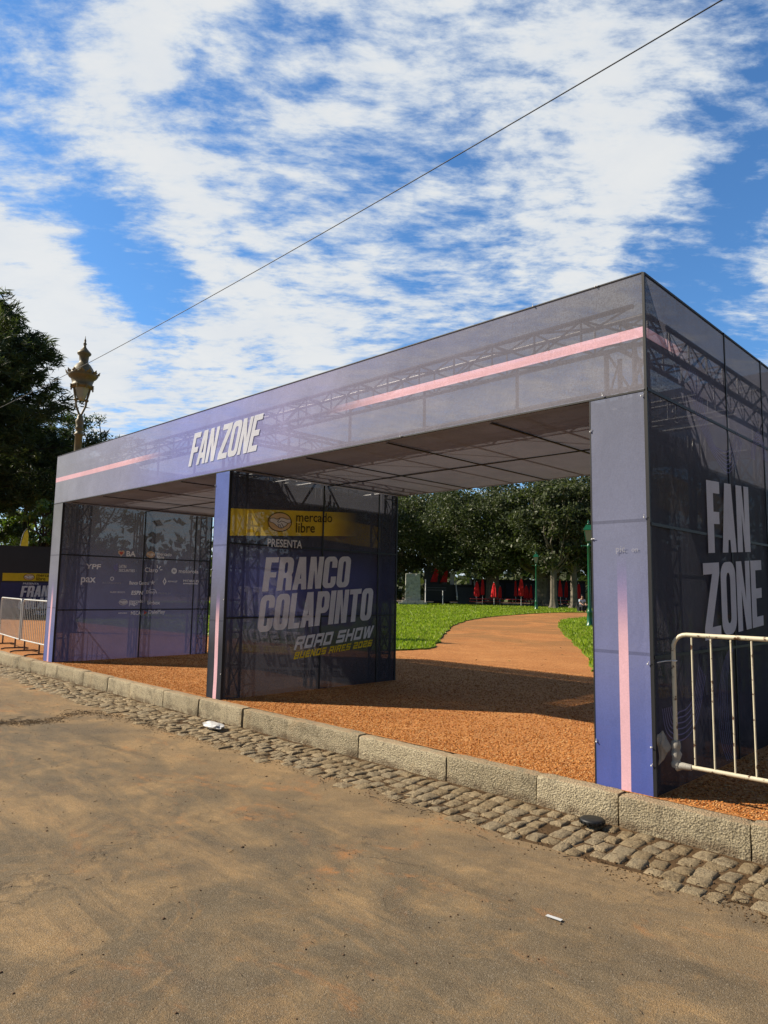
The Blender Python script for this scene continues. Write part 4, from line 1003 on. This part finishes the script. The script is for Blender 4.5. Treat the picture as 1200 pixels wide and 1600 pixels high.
def green_lamp(p, H, label):
    L = thing('lamp_post', label, 'lamp post', p, .5, 'green park lamp posts')
    k = H/4.75
    mb = MB(); mb.lathe([(.17, 0), (.17, .10), (.13, .14), (.12, .62), (.14, .66), (.10, .72), (.075, .9), (.066, 2.2), (.056, 3.55), (.08, 3.58), (.08, 3.64), (.05, 3.68), (.045, 3.78)], n=14)
    mb.tube([(-.30, 0, 3.62), (.30, 0, 3.62)], .016, 6); mb.lathe([(.028, -.03), (.028, .03)], (-.30, 0, 3.62), 8); mb.lathe([(.028, -.03), (.028, .03)], (.30, 0, 3.62), 8)
    mb.v = [(x*k, y*k, z*k) for x, y, z in mb.v]; mb.build('post', MAT['green_paint'], L)
    sq = lambda r, z: [(r*sx_, r*sy_, z) for sx_, sy_ in ((-1, -1), (1, -1), (1, 1), (-1, 1))]
    mb = MB(); mb.add([(x*k, y*k, z*k) for x, y, z in sq(.10, 3.82)+sq(.185, 4.32)], [(0, 1, 5, 4), (1, 2, 6, 5), (2, 3, 7, 6), (3, 0, 4, 7)]); mb.build('lantern_glass', MAT['lamp_glass'], L)
    mb = MB()
    for (sx_, sy_) in ((-1, -1), (1, -1), (1, 1), (-1, 1)): mb.tube([(.102*sx_*k, .102*sy_*k, 3.80*k), (.19*sx_*k, .19*sy_*k, 4.33*k)], .014*k, 5)
    c = lambda a: [(x*k, y*k, z*k) for x, y, z in a]
    for (r0, z0, r1, z1) in ((.07, 3.76, .115, 3.82), (.235, 4.31, .22, 4.36), (.22, 4.36, .10, 4.56), (.10, 4.56, .115, 4.60)):
        mb.add(c(sq(r0, z0)+sq(r1, z1)), [(3, 2, 1, 0), (4, 5, 6, 7), (0, 1, 5, 4), (1, 2, 6, 5), (2, 3, 7, 6), (3, 0, 4, 7)])
    mb.lathe([(.06*k, 4.6*k), (.03*k, 4.66*k), (.045*k, 4.70*k), (.008*k, 4.80*k)], n=8)
    mb.build('lantern_frame', MAT['green_paint'], L)
green_lamp((-13.14, 23.6, 0), 4.75, 'nearer green park lamp post on the right lawn edge beside the right pillar')
green_lamp((-31.4, 48.2, 0), 5.1, 'farther green park lamp post standing on the grass beyond the path bend')

# ------------------------------------------------------------------ trees
def rand_rot_quads(C, size, asp, droop=None):
    """leaf quads: centres C, half length size, half width size*asp"""
    n = len(C); u = RNG.normal(size=(n, 3)); 
    if droop is not None: u = u*.55+np.asarray(droop)
    u /= np.linalg.norm(u, axis=1)[:, None]
    v = np.cross(u, RNG.normal(size=(n, 3))); v /= np.linalg.norm(v, axis=1)[:, None]
    s = np.asarray(size)[:, None]; a = u*s; b = v*s*asp
    V = np.stack([C-a, C+b*1.0, C+a, C-b], 1).reshape(-1, 3)
    return V, np.arange(4*n).reshape(-1, 4)
def limb(mb, p0, p1, r0, r1, wig, r, n=6):
    p0, p1 = Vector(p0), Vector(p1); pts = [p0]; L = (p1-p0).length
    for i in range(1, 5):
        t = i/5; pts.append(p0+(p1-p0)*t+Vector((r.uniform(-1, 1), r.uniform(-1, 1), r.uniform(-.6, 1)))*wig*L)
    pts.append(p1); pts = smooth(pts, 3); k = len(pts)
    mb.tube(pts, [r0+(r1-r0)*i/(k-1) for i in range(k)], n)
def broad_tree(name, label, p, H, R, low, leafmat, n_clump=150, per=130, leaf=.17, trunk_r=.55, seed=1, bark='bark', group=None, asp=.5, cat='tree', buttress=False):
    r = random.Random(seed); T = thing(name, label, cat, p, r.uniform(0, 6), group)
    tm = MB()
    hb = low*.9+.4
    prof = [(trunk_r*1.7, 0), (trunk_r*1.15, .35), (trunk_r, 1.0), (trunk_r*.9, hb)]
    k = 16; vs = []
    for (q, z) in prof:
        for j in range(k):
            a = 2*PI*j/k; f = 1+(.22 if buttress else .08)*math.sin(a*5+seed)*(1.6 if z < .5 else 1)
            vs.append((q*f*math.cos(a), q*f*math.sin(a), z))
    tm.add(vs, [(i*k+j, i*k+(j+1) % k, (i+1)*k+(j+1) % k, (i+1)*k+j) for i in range(len(prof)-1) for j in range(k)], 0, True)
    cs = []
    for i in range(n_clump):
        while True:
            x, y, z = r.uniform(-1, 1), r.uniform(-1, 1), r.uniform(-1, 1); q = x*x+y*y+z*z
            if .22 < q < 1: break
        lump = 1+.22*math.sin(3*math.atan2(y, x)+seed)*math.cos(2.3*z+seed)
        cz = (low+H)/2; hz = (H-low)/2
        cs.append(Vector((x*R*lump, y*R*lump, cz+z*hz*(1-.10*math.hypot(x, y)))))
    tips = cs[::max(1, n_clump//26)]
    for c in tips:
        h0 = Vector((r.uniform(-.2, .2)*trunk_r, r.uniform(-.2, .2)*trunk_r, hb*r.uniform(.8, 1.02)))
        limb(tm, h0, c, trunk_r*r.uniform(.25, .5), .035, .07, r)
    tm.build('trunk', MAT[bark], T)
    V = []; S = []
    for c in cs:
        m = int(per*r.uniform(.5, 1.5)); sp = R*r.uniform(.06, .125)
        V.append(np.array(c)+RNG.normal(size=(m, 3))*(sp, sp, sp*.62)); S.append(RNG.uniform(.6, 1.3, m)*leaf)
    C = np.concatenate(V); S = np.concatenate(S)
    k_ = C[:, 2] > low*.55; C, S = C[k_], S[k_]
    Vv, F = rand_rot_quads(C, S, asp); np_obj('crown', Vv, F, leafmat, T)
    return T
fallen_leaves()
FIG = 'big fig trees behind the lawn'
figs = [(590, 94, 16.0, 9.0, 2.6, .8, 'dense dark fig tree behind the stone monument left of the lawn'),
        (690, 87, 15.2, 7.4, 3.6, .6, 'spreading fig tree hanging low over the black stage and its stairs'),
        (770, 80, 14.2, 7.6, 3.3, .7, 'dense fig tree behind the closed red parasols'),
        (850, 78, 14.8, 7.0, 3.0, 1.0, 'broad grey trunked fig tree behind the farther green lamp post'),
        (935, 78, 16.0, 8.0, 2.9, .7, 'fig tree at the right side beside the seated person'),
        (1060, 84, 17.0, 9.0, 2.6, .8, 'fig tree hidden mostly behind the right pillar of the arch'),
        (500, 84, 17.0, 9.0, 2.4, .8, 'fig tree hidden mostly behind the poster wall of the arch')]
for i, (x, d, H, R, low, tr, lab) in enumerate(figs):
    hid = x in (1060, 500)
    broad_tree('fig_tree', lab, ground_at(x, d), H, R, low, MAT['fig_leaf'], 60 if hid else 250, 90 if hid else 205, .30 if hid else .145, tr, 31+i, group=FIG, asp=.55, buttress=True)
# far wood closing the view
def far_wood():
    C = []; S = []
    for i in range(260):
        x = -900+2400*i/260+random.uniform(-6, 6); d = random.uniform(112, 135); p = ground_at(x, d); h = random.uniform(6, 13)
        m = 80; q = RNG.normal(size=(m, 3))*(3.2, 3.2, h*.30)+(p.x, p.y, h*.40); q[50:, 2] = RNG.uniform(0, 3.5, 30); q[:, 2] = np.abs(q[:, 2]); C.append(q); S.append(RNG.uniform(.5, 1.1, m))
    C = np.concatenate(C); V, F = rand_rot_quads(C, np.concatenate(S), .6)
    o = np_obj('distant_wood', V, F, MAT['needle']); o['kind'] = 'stuff'; o['label'] = 'dark mass of far trees closing the park'
far_wood()

def casuarina(label, p, H, seed, ntuft, crown_r, low, bias=None, dens=24, nl=.15):
    r = random.Random(seed); T = thing('casuarina_tree', label, 'tree', p, 0, 'dark needle trees at the left')
    tm = MB(); top = Vector((r.uniform(-.4, .4), r.uniform(-.4, .4), H*.97))
    tm.tube(smooth([(0, 0, 0), (.1, .05, H*.3), (-.1, .1, H*.6), top]), [.36-.33*i/18 for i in range(19)], 9)
    C = []; D = []
    nb = max(10, ntuft//42)
    for i in range(nb):
        t = i/(nb-1); z = low+(H*.96-low)*t**.9; a = r.uniform(0, 2*PI)
        if bias is not None and r.random() < .45: a = bias+r.gauss(0, .6)
        L = crown_r*(1-.72*max(0, (t-.25)/.75)**1.3)*r.uniform(.55, 1.08)
        d = Vector((math.cos(a), math.sin(a), 0)); p0 = Vector((0, 0, z)); p1 = p0+d*L+Z*(L*r.uniform(.02, .42)-.2)
        mid_ = (p0+p1)/2+Z*r.uniform(-.1, .35)
        line = smooth([p0, mid_, p1], 5); tm.tube(line, [.06-.05*k/(len(line)-1) for k in range(len(line))], 5)
        for k in range(42):
            s = r.uniform(.28, 1.0)**.75; q = p0+(p1-p0)*s+Z*(.3*s*(1-s))
            off = Vector((r.gauss(0, 1), r.gauss(0, 1), r.gauss(0, .55)))*(.16+.55*(1-s*.55))*crown_r/6.0
            c = q+off
            if k % 4 == 0: tm.tube([q, (q+c)/2+Z*.05, c], [.014, .010, .005], 4, cap=False)
            m = int(dens*r.uniform(.6, 1.4)); dirn = (d*.8+off*.6+Z*r.uniform(-.5, .5)).normalized()
            pts = np.array(c)+RNG.normal(size=(m, 3))*.09*crown_r/6.0+np.array(dirn)[None]*RNG.uniform(-.05, .25, (m, 1))
            C.append(pts); D.append(np.tile(np.array(dirn), (m, 1)))
    tm.build('trunk', MAT['dark_bark'], T)
    C = np.concatenate(C); D = np.concatenate(D)
    V, F = rand_rot_quads(C, RNG.uniform(.7, 1.3, len(C))*nl, .13, D*.9); np_obj('crown', V, F, MAT['needle'], T)
    return T
view_right = math.atan2(RT.y, RT.x)
casuarina('tall dark casuarina tree at the far left reaching above the street lamp', ground_at(-98, 55), 20.6, 3, 3900, 10.4, 5.2, view_right, 26, .32)
casuarina('lower dark casuarina tree just behind the tall one', ground_at(30, 66), 15, 5, 1900, 5.8, 7.0, None, 26, .34)
broad_tree('dark_tree', 'low dark rounded tree behind the street lamp post and arch roof', ground_at(118, 58), 14.6, 4.3, 3.0, MAT['mid_leaf'], 70, 170, .14, .25, 9, 'dark_bark', asp=.35)
broad_tree('leafy_tree', 'pale green tree far off beyond the black poster wall at far left', ground_at(5, 70), 9.5, 4.5, 2.0, MAT['light_leaf'], 60, 120, .2, .3, 12, 'dark_bark')
broad_tree('leafy_tree', 'yellow green small tree peeping between poster wall and left pillar', ground_at(72, 44), 6.3, 1.5, 3.0, MAT['light_leaf'], 28, 90, .12, .15, 14, 'dark_bark')
broad_tree('leafy_tree', 'green tree beyond the wall at the left edge', ground_at(-120, 60), 10.5, 5, 2.0, MAT['mid_leaf'], 60, 120, .2, .3, 15, 'dark_bark')

# ------------------------------------------------------------------ black poster wall and flag at the far left
def poster_wall():
    p = ground_at(8, 34.0); q = ground_at(46, 34.0); u = (q-p).normalized(); a = math.atan2(u.y, u.x)
    p = ground_at(2.5, 34.0); q = ground_at(40, 34.0)
    wl = thing('poster_wall', 'black banner wall with yellow band and driver name behind the left barriers', 'banner wall', p, a)
    Lw = 5.2; H = 3.05
    mb = MB(); mb.box((-1.4, 0, 0), (Lw, .5, H)); mb.box((-1.45, -.03, H), (Lw+.05, .53, H+.05)); mb.build('panel', MAT['black_paint'], wl)
    mb = MB(); mb.box((-1.1, -.06, 2.35), (-.42, -.005, 3.02)); mb.build('white_sheet', MAT['white_paint'], wl)
    mb = MB(); mb.add([(.0, -.006, 1.59), (2.6, -.006, 1.61), (2.6, -.006, 1.95), (.0, -.006, 1.92)], [(0, 1, 2, 3)]); mb.build('yellow_band', MAT['yellow_ink'], wl)
    mb = MB(); mb.add([(-.05, -.006, .45), (2.9, -.006, .45), (2.9, -.006, 1.54), (-.05, -.006, 1.52)], [(0, 1, 2, 3)]); mb.build('blue_field', plain("blue_field", (.02, .026, .10), .6), wl)
    mb = MB(); ud = Vector((1, 0, .035)).normalized()
    write(mb, 'FRANCO', (.72, -.016, .90), ud, Z, 1.63, .48, .11, S=.40, T=.155, R=.34, gap=.08); write(mb, 'COLAPINTO', (.66, -.016, .37), ud, Z, 2.15, .49, .11, S=.40, T=.155, R=.34, gap=.08)
    font_text(mb, 'PRESENTA', (.80, -.016, 1.44), XA, Z, .62, .085, .02); mb.build('lettering', MAT['white_thin'], wl)
    mb = MB(); write(mb, 'ROAD SHOW', (1.3, -.016, .14), ud, Z, 1.5, .17, .35, S=.25, T=.24, R=.10, gap=.16, space=.5, tech=True); mb.build('lettering', MAT['white_thin'], wl)
    mb = MB(); font_text(mb, 'mercado', (1.30, -.016, 1.79), XA, Z, .70, None, .01); font_text(mb, 'libre', (1.30, -.016, 1.63), XA, Z, .36, None, .01); mb.build('lettering', MAT['black_ink'], wl)
    mb = MB(); handshake(mb, (.80, -.018, 1.62), XA, Z, .43, .29); mb.build('emblem', [MAT['black_ink'], MAT['orange_ink'], MAT['white_thin']], wl)
poster_wall()
fg = thing('feather_flag', 'yellow feather flag standing behind the black poster wall', 'flag', ground_at(26, 42), view_right)
mb = MB(); mb.tube(smooth([(0, 0, 0), (0, 0, 2.5), (.03, 0, 3.6), (.16, 0, 4.2), (.34, 0, 4.45)]), [.03-.022*i/24 for i in range(25)], 7); mb.build('pole', MAT['white_paint'], fg)
mb = MB(); ol = [(.03, .8), (.34, 1.0), (.42, 2.4), (.44, 3.5), (.42, 4.1), (.34, 4.38), (.2, 4.2), (.06, 3.6)]
for y in (-.012, .012): mb.poly(ol, [], (0, y, 0), XA, Z)
nn = len(ol); mb.add([(a, -.012, b) for a, b in ol]+[(a, .012, b) for a, b in ol], [(i, (i+1) % nn, nn+(i+1) % nn, nn+i) for i in range(nn)]); mb.build('cloth', MAT['yellow_cloth'], fg)

# ------------------------------------------------------------------ across the lawn: monument, stage, parasols, tables, person
mon = thing('stone_monument', 'pale rough stone monument slab on stepped base at the lawn edge', 'monument', ground_at(645, 73), view_right)
mb = MB(); mb.box((-1.45, -.9, 0), (1.45, .9, .28)); mb.box((-1.1, -.65, .28), (1.1, .65, .5)); mb.build('base', MAT['stone'], mon)
mb = MB(); vs = []; r = random.Random(6)
for j in range(13):
    for i in range(24):
        t = i/24; q = t*4; k = int(q); f = q-k; cx, cy = [(-.78+1.56*f, -.3), (.78, -.3+.6*f), (.78-1.56*f, .3), (-.78, .3-.6*f)][k]
        s_ = 1-.05*j/12; vs.append((cx*s_+r.uniform(-.03, .03), cy*s_+r.uniform(-.03, .03), .5+2.75*j/12+r.uniform(-.02, .02)))
mb.add(vs, [(j*24+i, j*24+(i+1) % 24, (j+1)*24+(i+1) % 24, (j+1)*24+i) for j in range(12) for i in range(24)]); mb.add(vs[-24:], [tuple(range(24))]); mb.build('slab', MAT['stone'], mon)

st = thing('stage', 'black stage trailer with red slanted lettering shapes under the fig trees', 'stage', ground_at(706, 85), view_right)
mb = MB(); mb.box((-3.2, 0, .25), (5.2, 3.0, 2.15)); mb.box((-3.2, 1.2, 2.15), (-1.4, 3.0, 4.6)); mb.build('body', MAT['black_paint'], st)
mb = MB(); mb.box((-3.4, -.1, 2.15), (5.4, 3.1, 2.32)); mb.build('deck', MAT['black_paint'], st)
mb = MB(); mb.box((-3.0, -.12, 1.55), (-.7, -.02, 1.68)); mb.box((-3.0, -.12, 1.85), (-.7, -.02, 1.95)); mb.build('rail', plain('grey_rail', (.10, .10, .11), .5), st)
for L in ([(-2.55, 2.6), (-1.75, 2.6), (-1.35, 4.7), (-1.95, 4.2)], [(-1.35, 2.6), (-.45, 2.6), (-.45, 4.0), (-.75, 3.9)]):
    mb = MB(); mb.poly(L, [], (0, .9, 0), XA, Z); mb.poly(L, [], (0, 1.1, 0), XA, Z); n_ = len(L); mb.add([(a, .9, b) for a, b in L]+[(a, 1.1, b) for a, b in L], [(i, (i+1) % n_, n_+(i+1) % n_, n_+i) for i in range(n_)])
    mb.build('red_panel', MAT['red_cloth'], st)
mb = MB(); mb.poly([(-.15, 3.1), (.45, 3.2), (.55, 3.75), (.2, 4.1), (-.1, 3.9)], [], (0, .95, 0), XA, Z); mb.box((-.12, 1.0, 2.32), (.4, 1.1, 3.4)); mb.build('pale_panel', MAT['white_paint'], st)
mb = MB()
for k in range(8): mb.box((.55, -1.7+.2*k, .25*k), (2.6, -1.5+.2*k, .25*(k+1)))
stairs = mb.build('staircase', plain("dark_steel", (.05, .055, .065), .5), st)
for x in (.4, 2.65):
    mb = MB(); mb.obox((x, -1.9, .5), (.12, 0, 0), (0, 1.9, 2.1), (0, 0, .35)); mb.build('stair_rail', MAT['white_paint'], stairs)
for (x, d) in ((665, 76), (692, 78)):
    o = thing('white_post', 'thin white post beside the stone monument' if x == 665 else 'short white post under the stage stairs', 'post', ground_at(x, d), 0)
    mb = MB(); mb.lathe([(.09, 0), (.09, .1), (.055, .14), (.05, 2.7 if x == 665 else 1.5), (.02, 2.75 if x == 665 else 1.55)], n=10); mb.build('shaft', MAT['white_paint'], o)

tr_ = thing('dark_trailer', 'long black trailer parked in deep shade behind the red parasols', 'trailer', ground_at(800, 92), view_right)
mb = MB(); mb.box((-5.2, 0, .55), (9.5, 2.4, 3.0)); mb.box((-5.3, -.05, 3.0), (9.6, 2.45, 3.12)); mb.build('body', MAT['black_paint'], tr_)
for k in range(7):
    mb = MB(); mb.box((-4.9+2.05*k, -.03, .9), (-3.1+2.05*k, -.003, 2.7)); mb.build('side_panel', plain("dark_navy_panel", (.018, .022, .045), .45), tr_)
for x in (-3.6, -2.6, 6.8, 7.8):
    mb = MB(); mb.tube([(x, -.02, .42), (x, .22, .42)], .42, 18); mb.build('wheel', MAT['black_rubber'], tr_)

def parasol(x, d, H, lean, label, seed):
    r = random.Random(seed); o = thing('closed_parasol', label, 'parasol', ground_at(x, d), 0, 'closed red parasols under the fig trees')
    mb = MB(); mb.tube([(0, 0, 0), (lean, 0, H)], .03, 7); mb.build('pole', MAT['white_paint'], o)
    mb = MB(); k = 16; prof = [(.15, .36), (.22, .40), (.20, .55), (.17, .72), (.11, .88), (.03, .97)]; vs = []
    fat = r.uniform(.75, 1.35); ph = r.uniform(0, 6)
    for (q, t) in prof:
        for j in range(k):
            a = 2*PI*j/k; f = q*fat*(1+.25*math.sin(2*a+ph+4*t))*(1.0 if j % 2 else .62); vs.append((lean*t+f*math.cos(a), f*math.sin(a), H*t))
    mb.add(vs, [(i*k+j, i*k+(j+1) % k, (i+1)*k+(j+1) % k, (i+1)*k+j) for i in range(len(prof)-1) for j in range(k)]); mb.add(vs[-k:], [tuple(range(k))])
    mb.build('canopy', MAT['red_cloth'], o)
    mb = MB(); mb.lathe([(.3, 0), (.3, .06), (.08, .1)], n=12); mb.build('base', MAT['black_paint'], o)
PX = [(745, 'leftmost closed red parasol beside the stage'), (754, 'second closed red parasol from the stage, paired with the leftmost'), (772, 'closed red parasol standing alone in the gap between table groups'), (781, 'slim closed red parasol right of the lone one'),
      (806, 'closed red parasol over the left end of the middle red table'), (814, 'closed red parasol over the middle of the middle red table'), (823, 'narrow closed red parasol left of the farther lamp post'), (829, 'closed red parasol just left of the farther lamp post'),
      (876, 'leaning closed red parasol right of the thick fig trunk'), (884, 'small closed red parasol between two fig trunks'), (898, 'closed red parasol behind the seated person, left one'), (903, 'closed red parasol right behind the seated person')]
for i, (x, l) in enumerate(PX): parasol(x, 77.5+1.6*math.sin(i*2.2), 2.7+.5*math.sin(i*1.7), .25*math.sin(i*3.1), l, i)
def table(x, d, w_, label):
    o = thing('picnic_table', label, 'table', ground_at(x, d), view_right, 'red picnic tables under the fig trees')
    mb = MB(); mb.lathe([(w_*.5, .68), (w_*.52, .70), (w_*.52, .75), (w_*.5, .77)], n=24); mb.v = [(a*1.25, b*.7, c) for a, b, c in mb.v]; mb.build('tabletop', MAT['red_paint'], o)
    for s in (-1, 1):
        mb = MB(); mb.box((-w_*.6, s*w_*.55-.12, .40), (w_*.6, s*w_*.55+.12, .45)); mb.build('bench', MAT['red_paint'], o)
        mb = MB(); mb.tube([(s*w_*.4, -w_*.55, 0), (s*w_*.22, 0, .7)], .035, 6); mb.tube([(s*w_*.4, w_*.55, 0), (s*w_*.22, 0, .7)], .035, 6); mb.tube([(s*w_*.33, -w_*.6, .40), (s*w_*.33, w_*.6, .40)], .03, 6); mb.build('leg', MAT['black_paint'], o)
for x, d, w_, l in ((750, 78, 1.7, 'red picnic table nearest the stage stairs'), (777, 78.5, 1.5, 'red picnic table between the two parasol clusters'), (806, 77, 1.7, 'red picnic table left of the farther lamp post, left half of the pair'), (823, 77.5, 1.5, 'red picnic table touching the farther lamp post from behind'), (880, 78, 1.5, 'red picnic table right of the thick fig trunk')): table(x, d, w_, l)

def person():
    p = ground_at(908, 58.5)
    face = math.atan2(CAM.y-p.y, CAM.x-p.x)+.5
    P = thing('person', 'seated person in light blue shirt and dark trousers near the path end', 'person', p, face)
    def skin(name, verts, edges, radii, mat, sub=2, parent=P):
        me = bpy.data.meshes.new(name); me.from_pydata(verts, edges, []); o = bpy.data.objects.new(name, me); COL.objects.link(o)
        md = o.modifiers.new('skin', 'SKIN')
        for i, rd in enumerate(radii): me.skin_vertices[0].data[i].radius = (rd if hasattr(rd, '__len__') else (rd, rd)); 
        me.skin_vertices[0].data[0].use_root = True
        s2 = o.modifiers.new('sub', 'SUBSURF'); s2.levels = s2.render_levels = sub
        dg = bpy.context.evaluated_depsgraph_get(); ev = o.evaluated_get(dg); m2 = bpy.data.meshes.new_from_object(ev)
        o.modifiers.clear(); o.data = m2; m2.materials.clear(); m2.materials.append(mat)
        for q in m2.polygons: q.use_smooth = True
        if parent: o.parent = parent
        return o
    # x forward; seated on a low block, elbows on knees
    V = [(0, 0, .48), (0, 0, .68), (.06, 0, .90), (.10, 0, 1.02), (.14, 0, 1.12), (.15, 0, 1.20), (.16, 0, 1.30)]; E = [(0, 1), (1, 2), (2, 3), (3, 4), (4, 5), (5, 6)]; Rr = [.15, .14, .16, .12, .055, .085, .07]
    for s in (-1, 1):
        b = len(V); V += [(.10, s*.19, 1.0), (.20, s*.24, .76), (.42, s*.16, .64), (.49, s*.12, .60)]; Rr += [.065, .05, .042, .035]; E += [(3, b), (b, b+1), (b+1, b+2), (b+2, b+3)]
        for k in range(5):
            q = len(V); V += [(.54, s*(.085+.018*k), .585+.004*k), (.575-.006*abs(k-2), s*(.08+.02*k), .555)]; Rr += [.011, .009]; E += [(b+3, q), (q, q+1)]
        b = len(V); V += [(.08, s*.10, .47), (.46, s*.15, .50), (.40, s*.15, .10), (.40, s*.15, .05), (.56, s*.17, .035)]; Rr += [.095, .07, .05, .045, .04]; E += [(0, b), (b, b+1), (b+1, b+2), (b+2, b+3), (b+3, b+4)]
    skin('body', V, E, Rr, MAT['skin'])
    skin('shirt', [(.0, 0, .5), (.02, 0, .7), (.07, 0, .92), (.11, 0, 1.04), (.10, -.20, 1.0), (.10, .20, 1.0), (.18, -.245, .80), (.18, .245, .80)], [(0, 1), (1, 2), (2, 3), (3, 4), (3, 5), (4, 6), (5, 7)], [.175, .165, .185, .13, .085, .085, .07, .07], MAT['shirt'])
    skin('trousers', [(0, 0, .50), (.08, -.11, .47), (.46, -.15, .50), (.41, -.15, .13), (.08, .11, .47), (.46, .15, .50), (.41, .15, .13)], [(0, 1), (1, 2), (2, 3), (0, 4), (4, 5), (5, 6)], [.17, .12, .09, .075, .12, .09, .075], MAT['trousers'])
    skin('hair', [(.13, 0, 1.27), (.13, 0, 1.345), (.17, 0, 1.375)], [(0, 1), (1, 2)], [.08, .092, .07], MAT['hair'])
    s = thing('stone_block', 'low dark stone block under the seated person', 'stone block', p, face)
    mb = MB(); mb.box((-.25, -.32, 0), (.22, .32, .06)); mb.box((-.2, -.28, .06), (.17, .28, .36)); mb.build('block', MAT['black_paint'], s)
person()
for x, d, l in ((897, 72, 'pale slender tree trunk left of the seated person'), (865, 70, 'pale twisted fig trunk right of the thick grey trunk')):
    broad_tree('fig_tree', l, ground_at(x, d), 12.5, 4.6, 4.0, MAT['fig_leaf'], 70, 150, .18, .3, x, group=FIG, asp=.55, buttress=True)
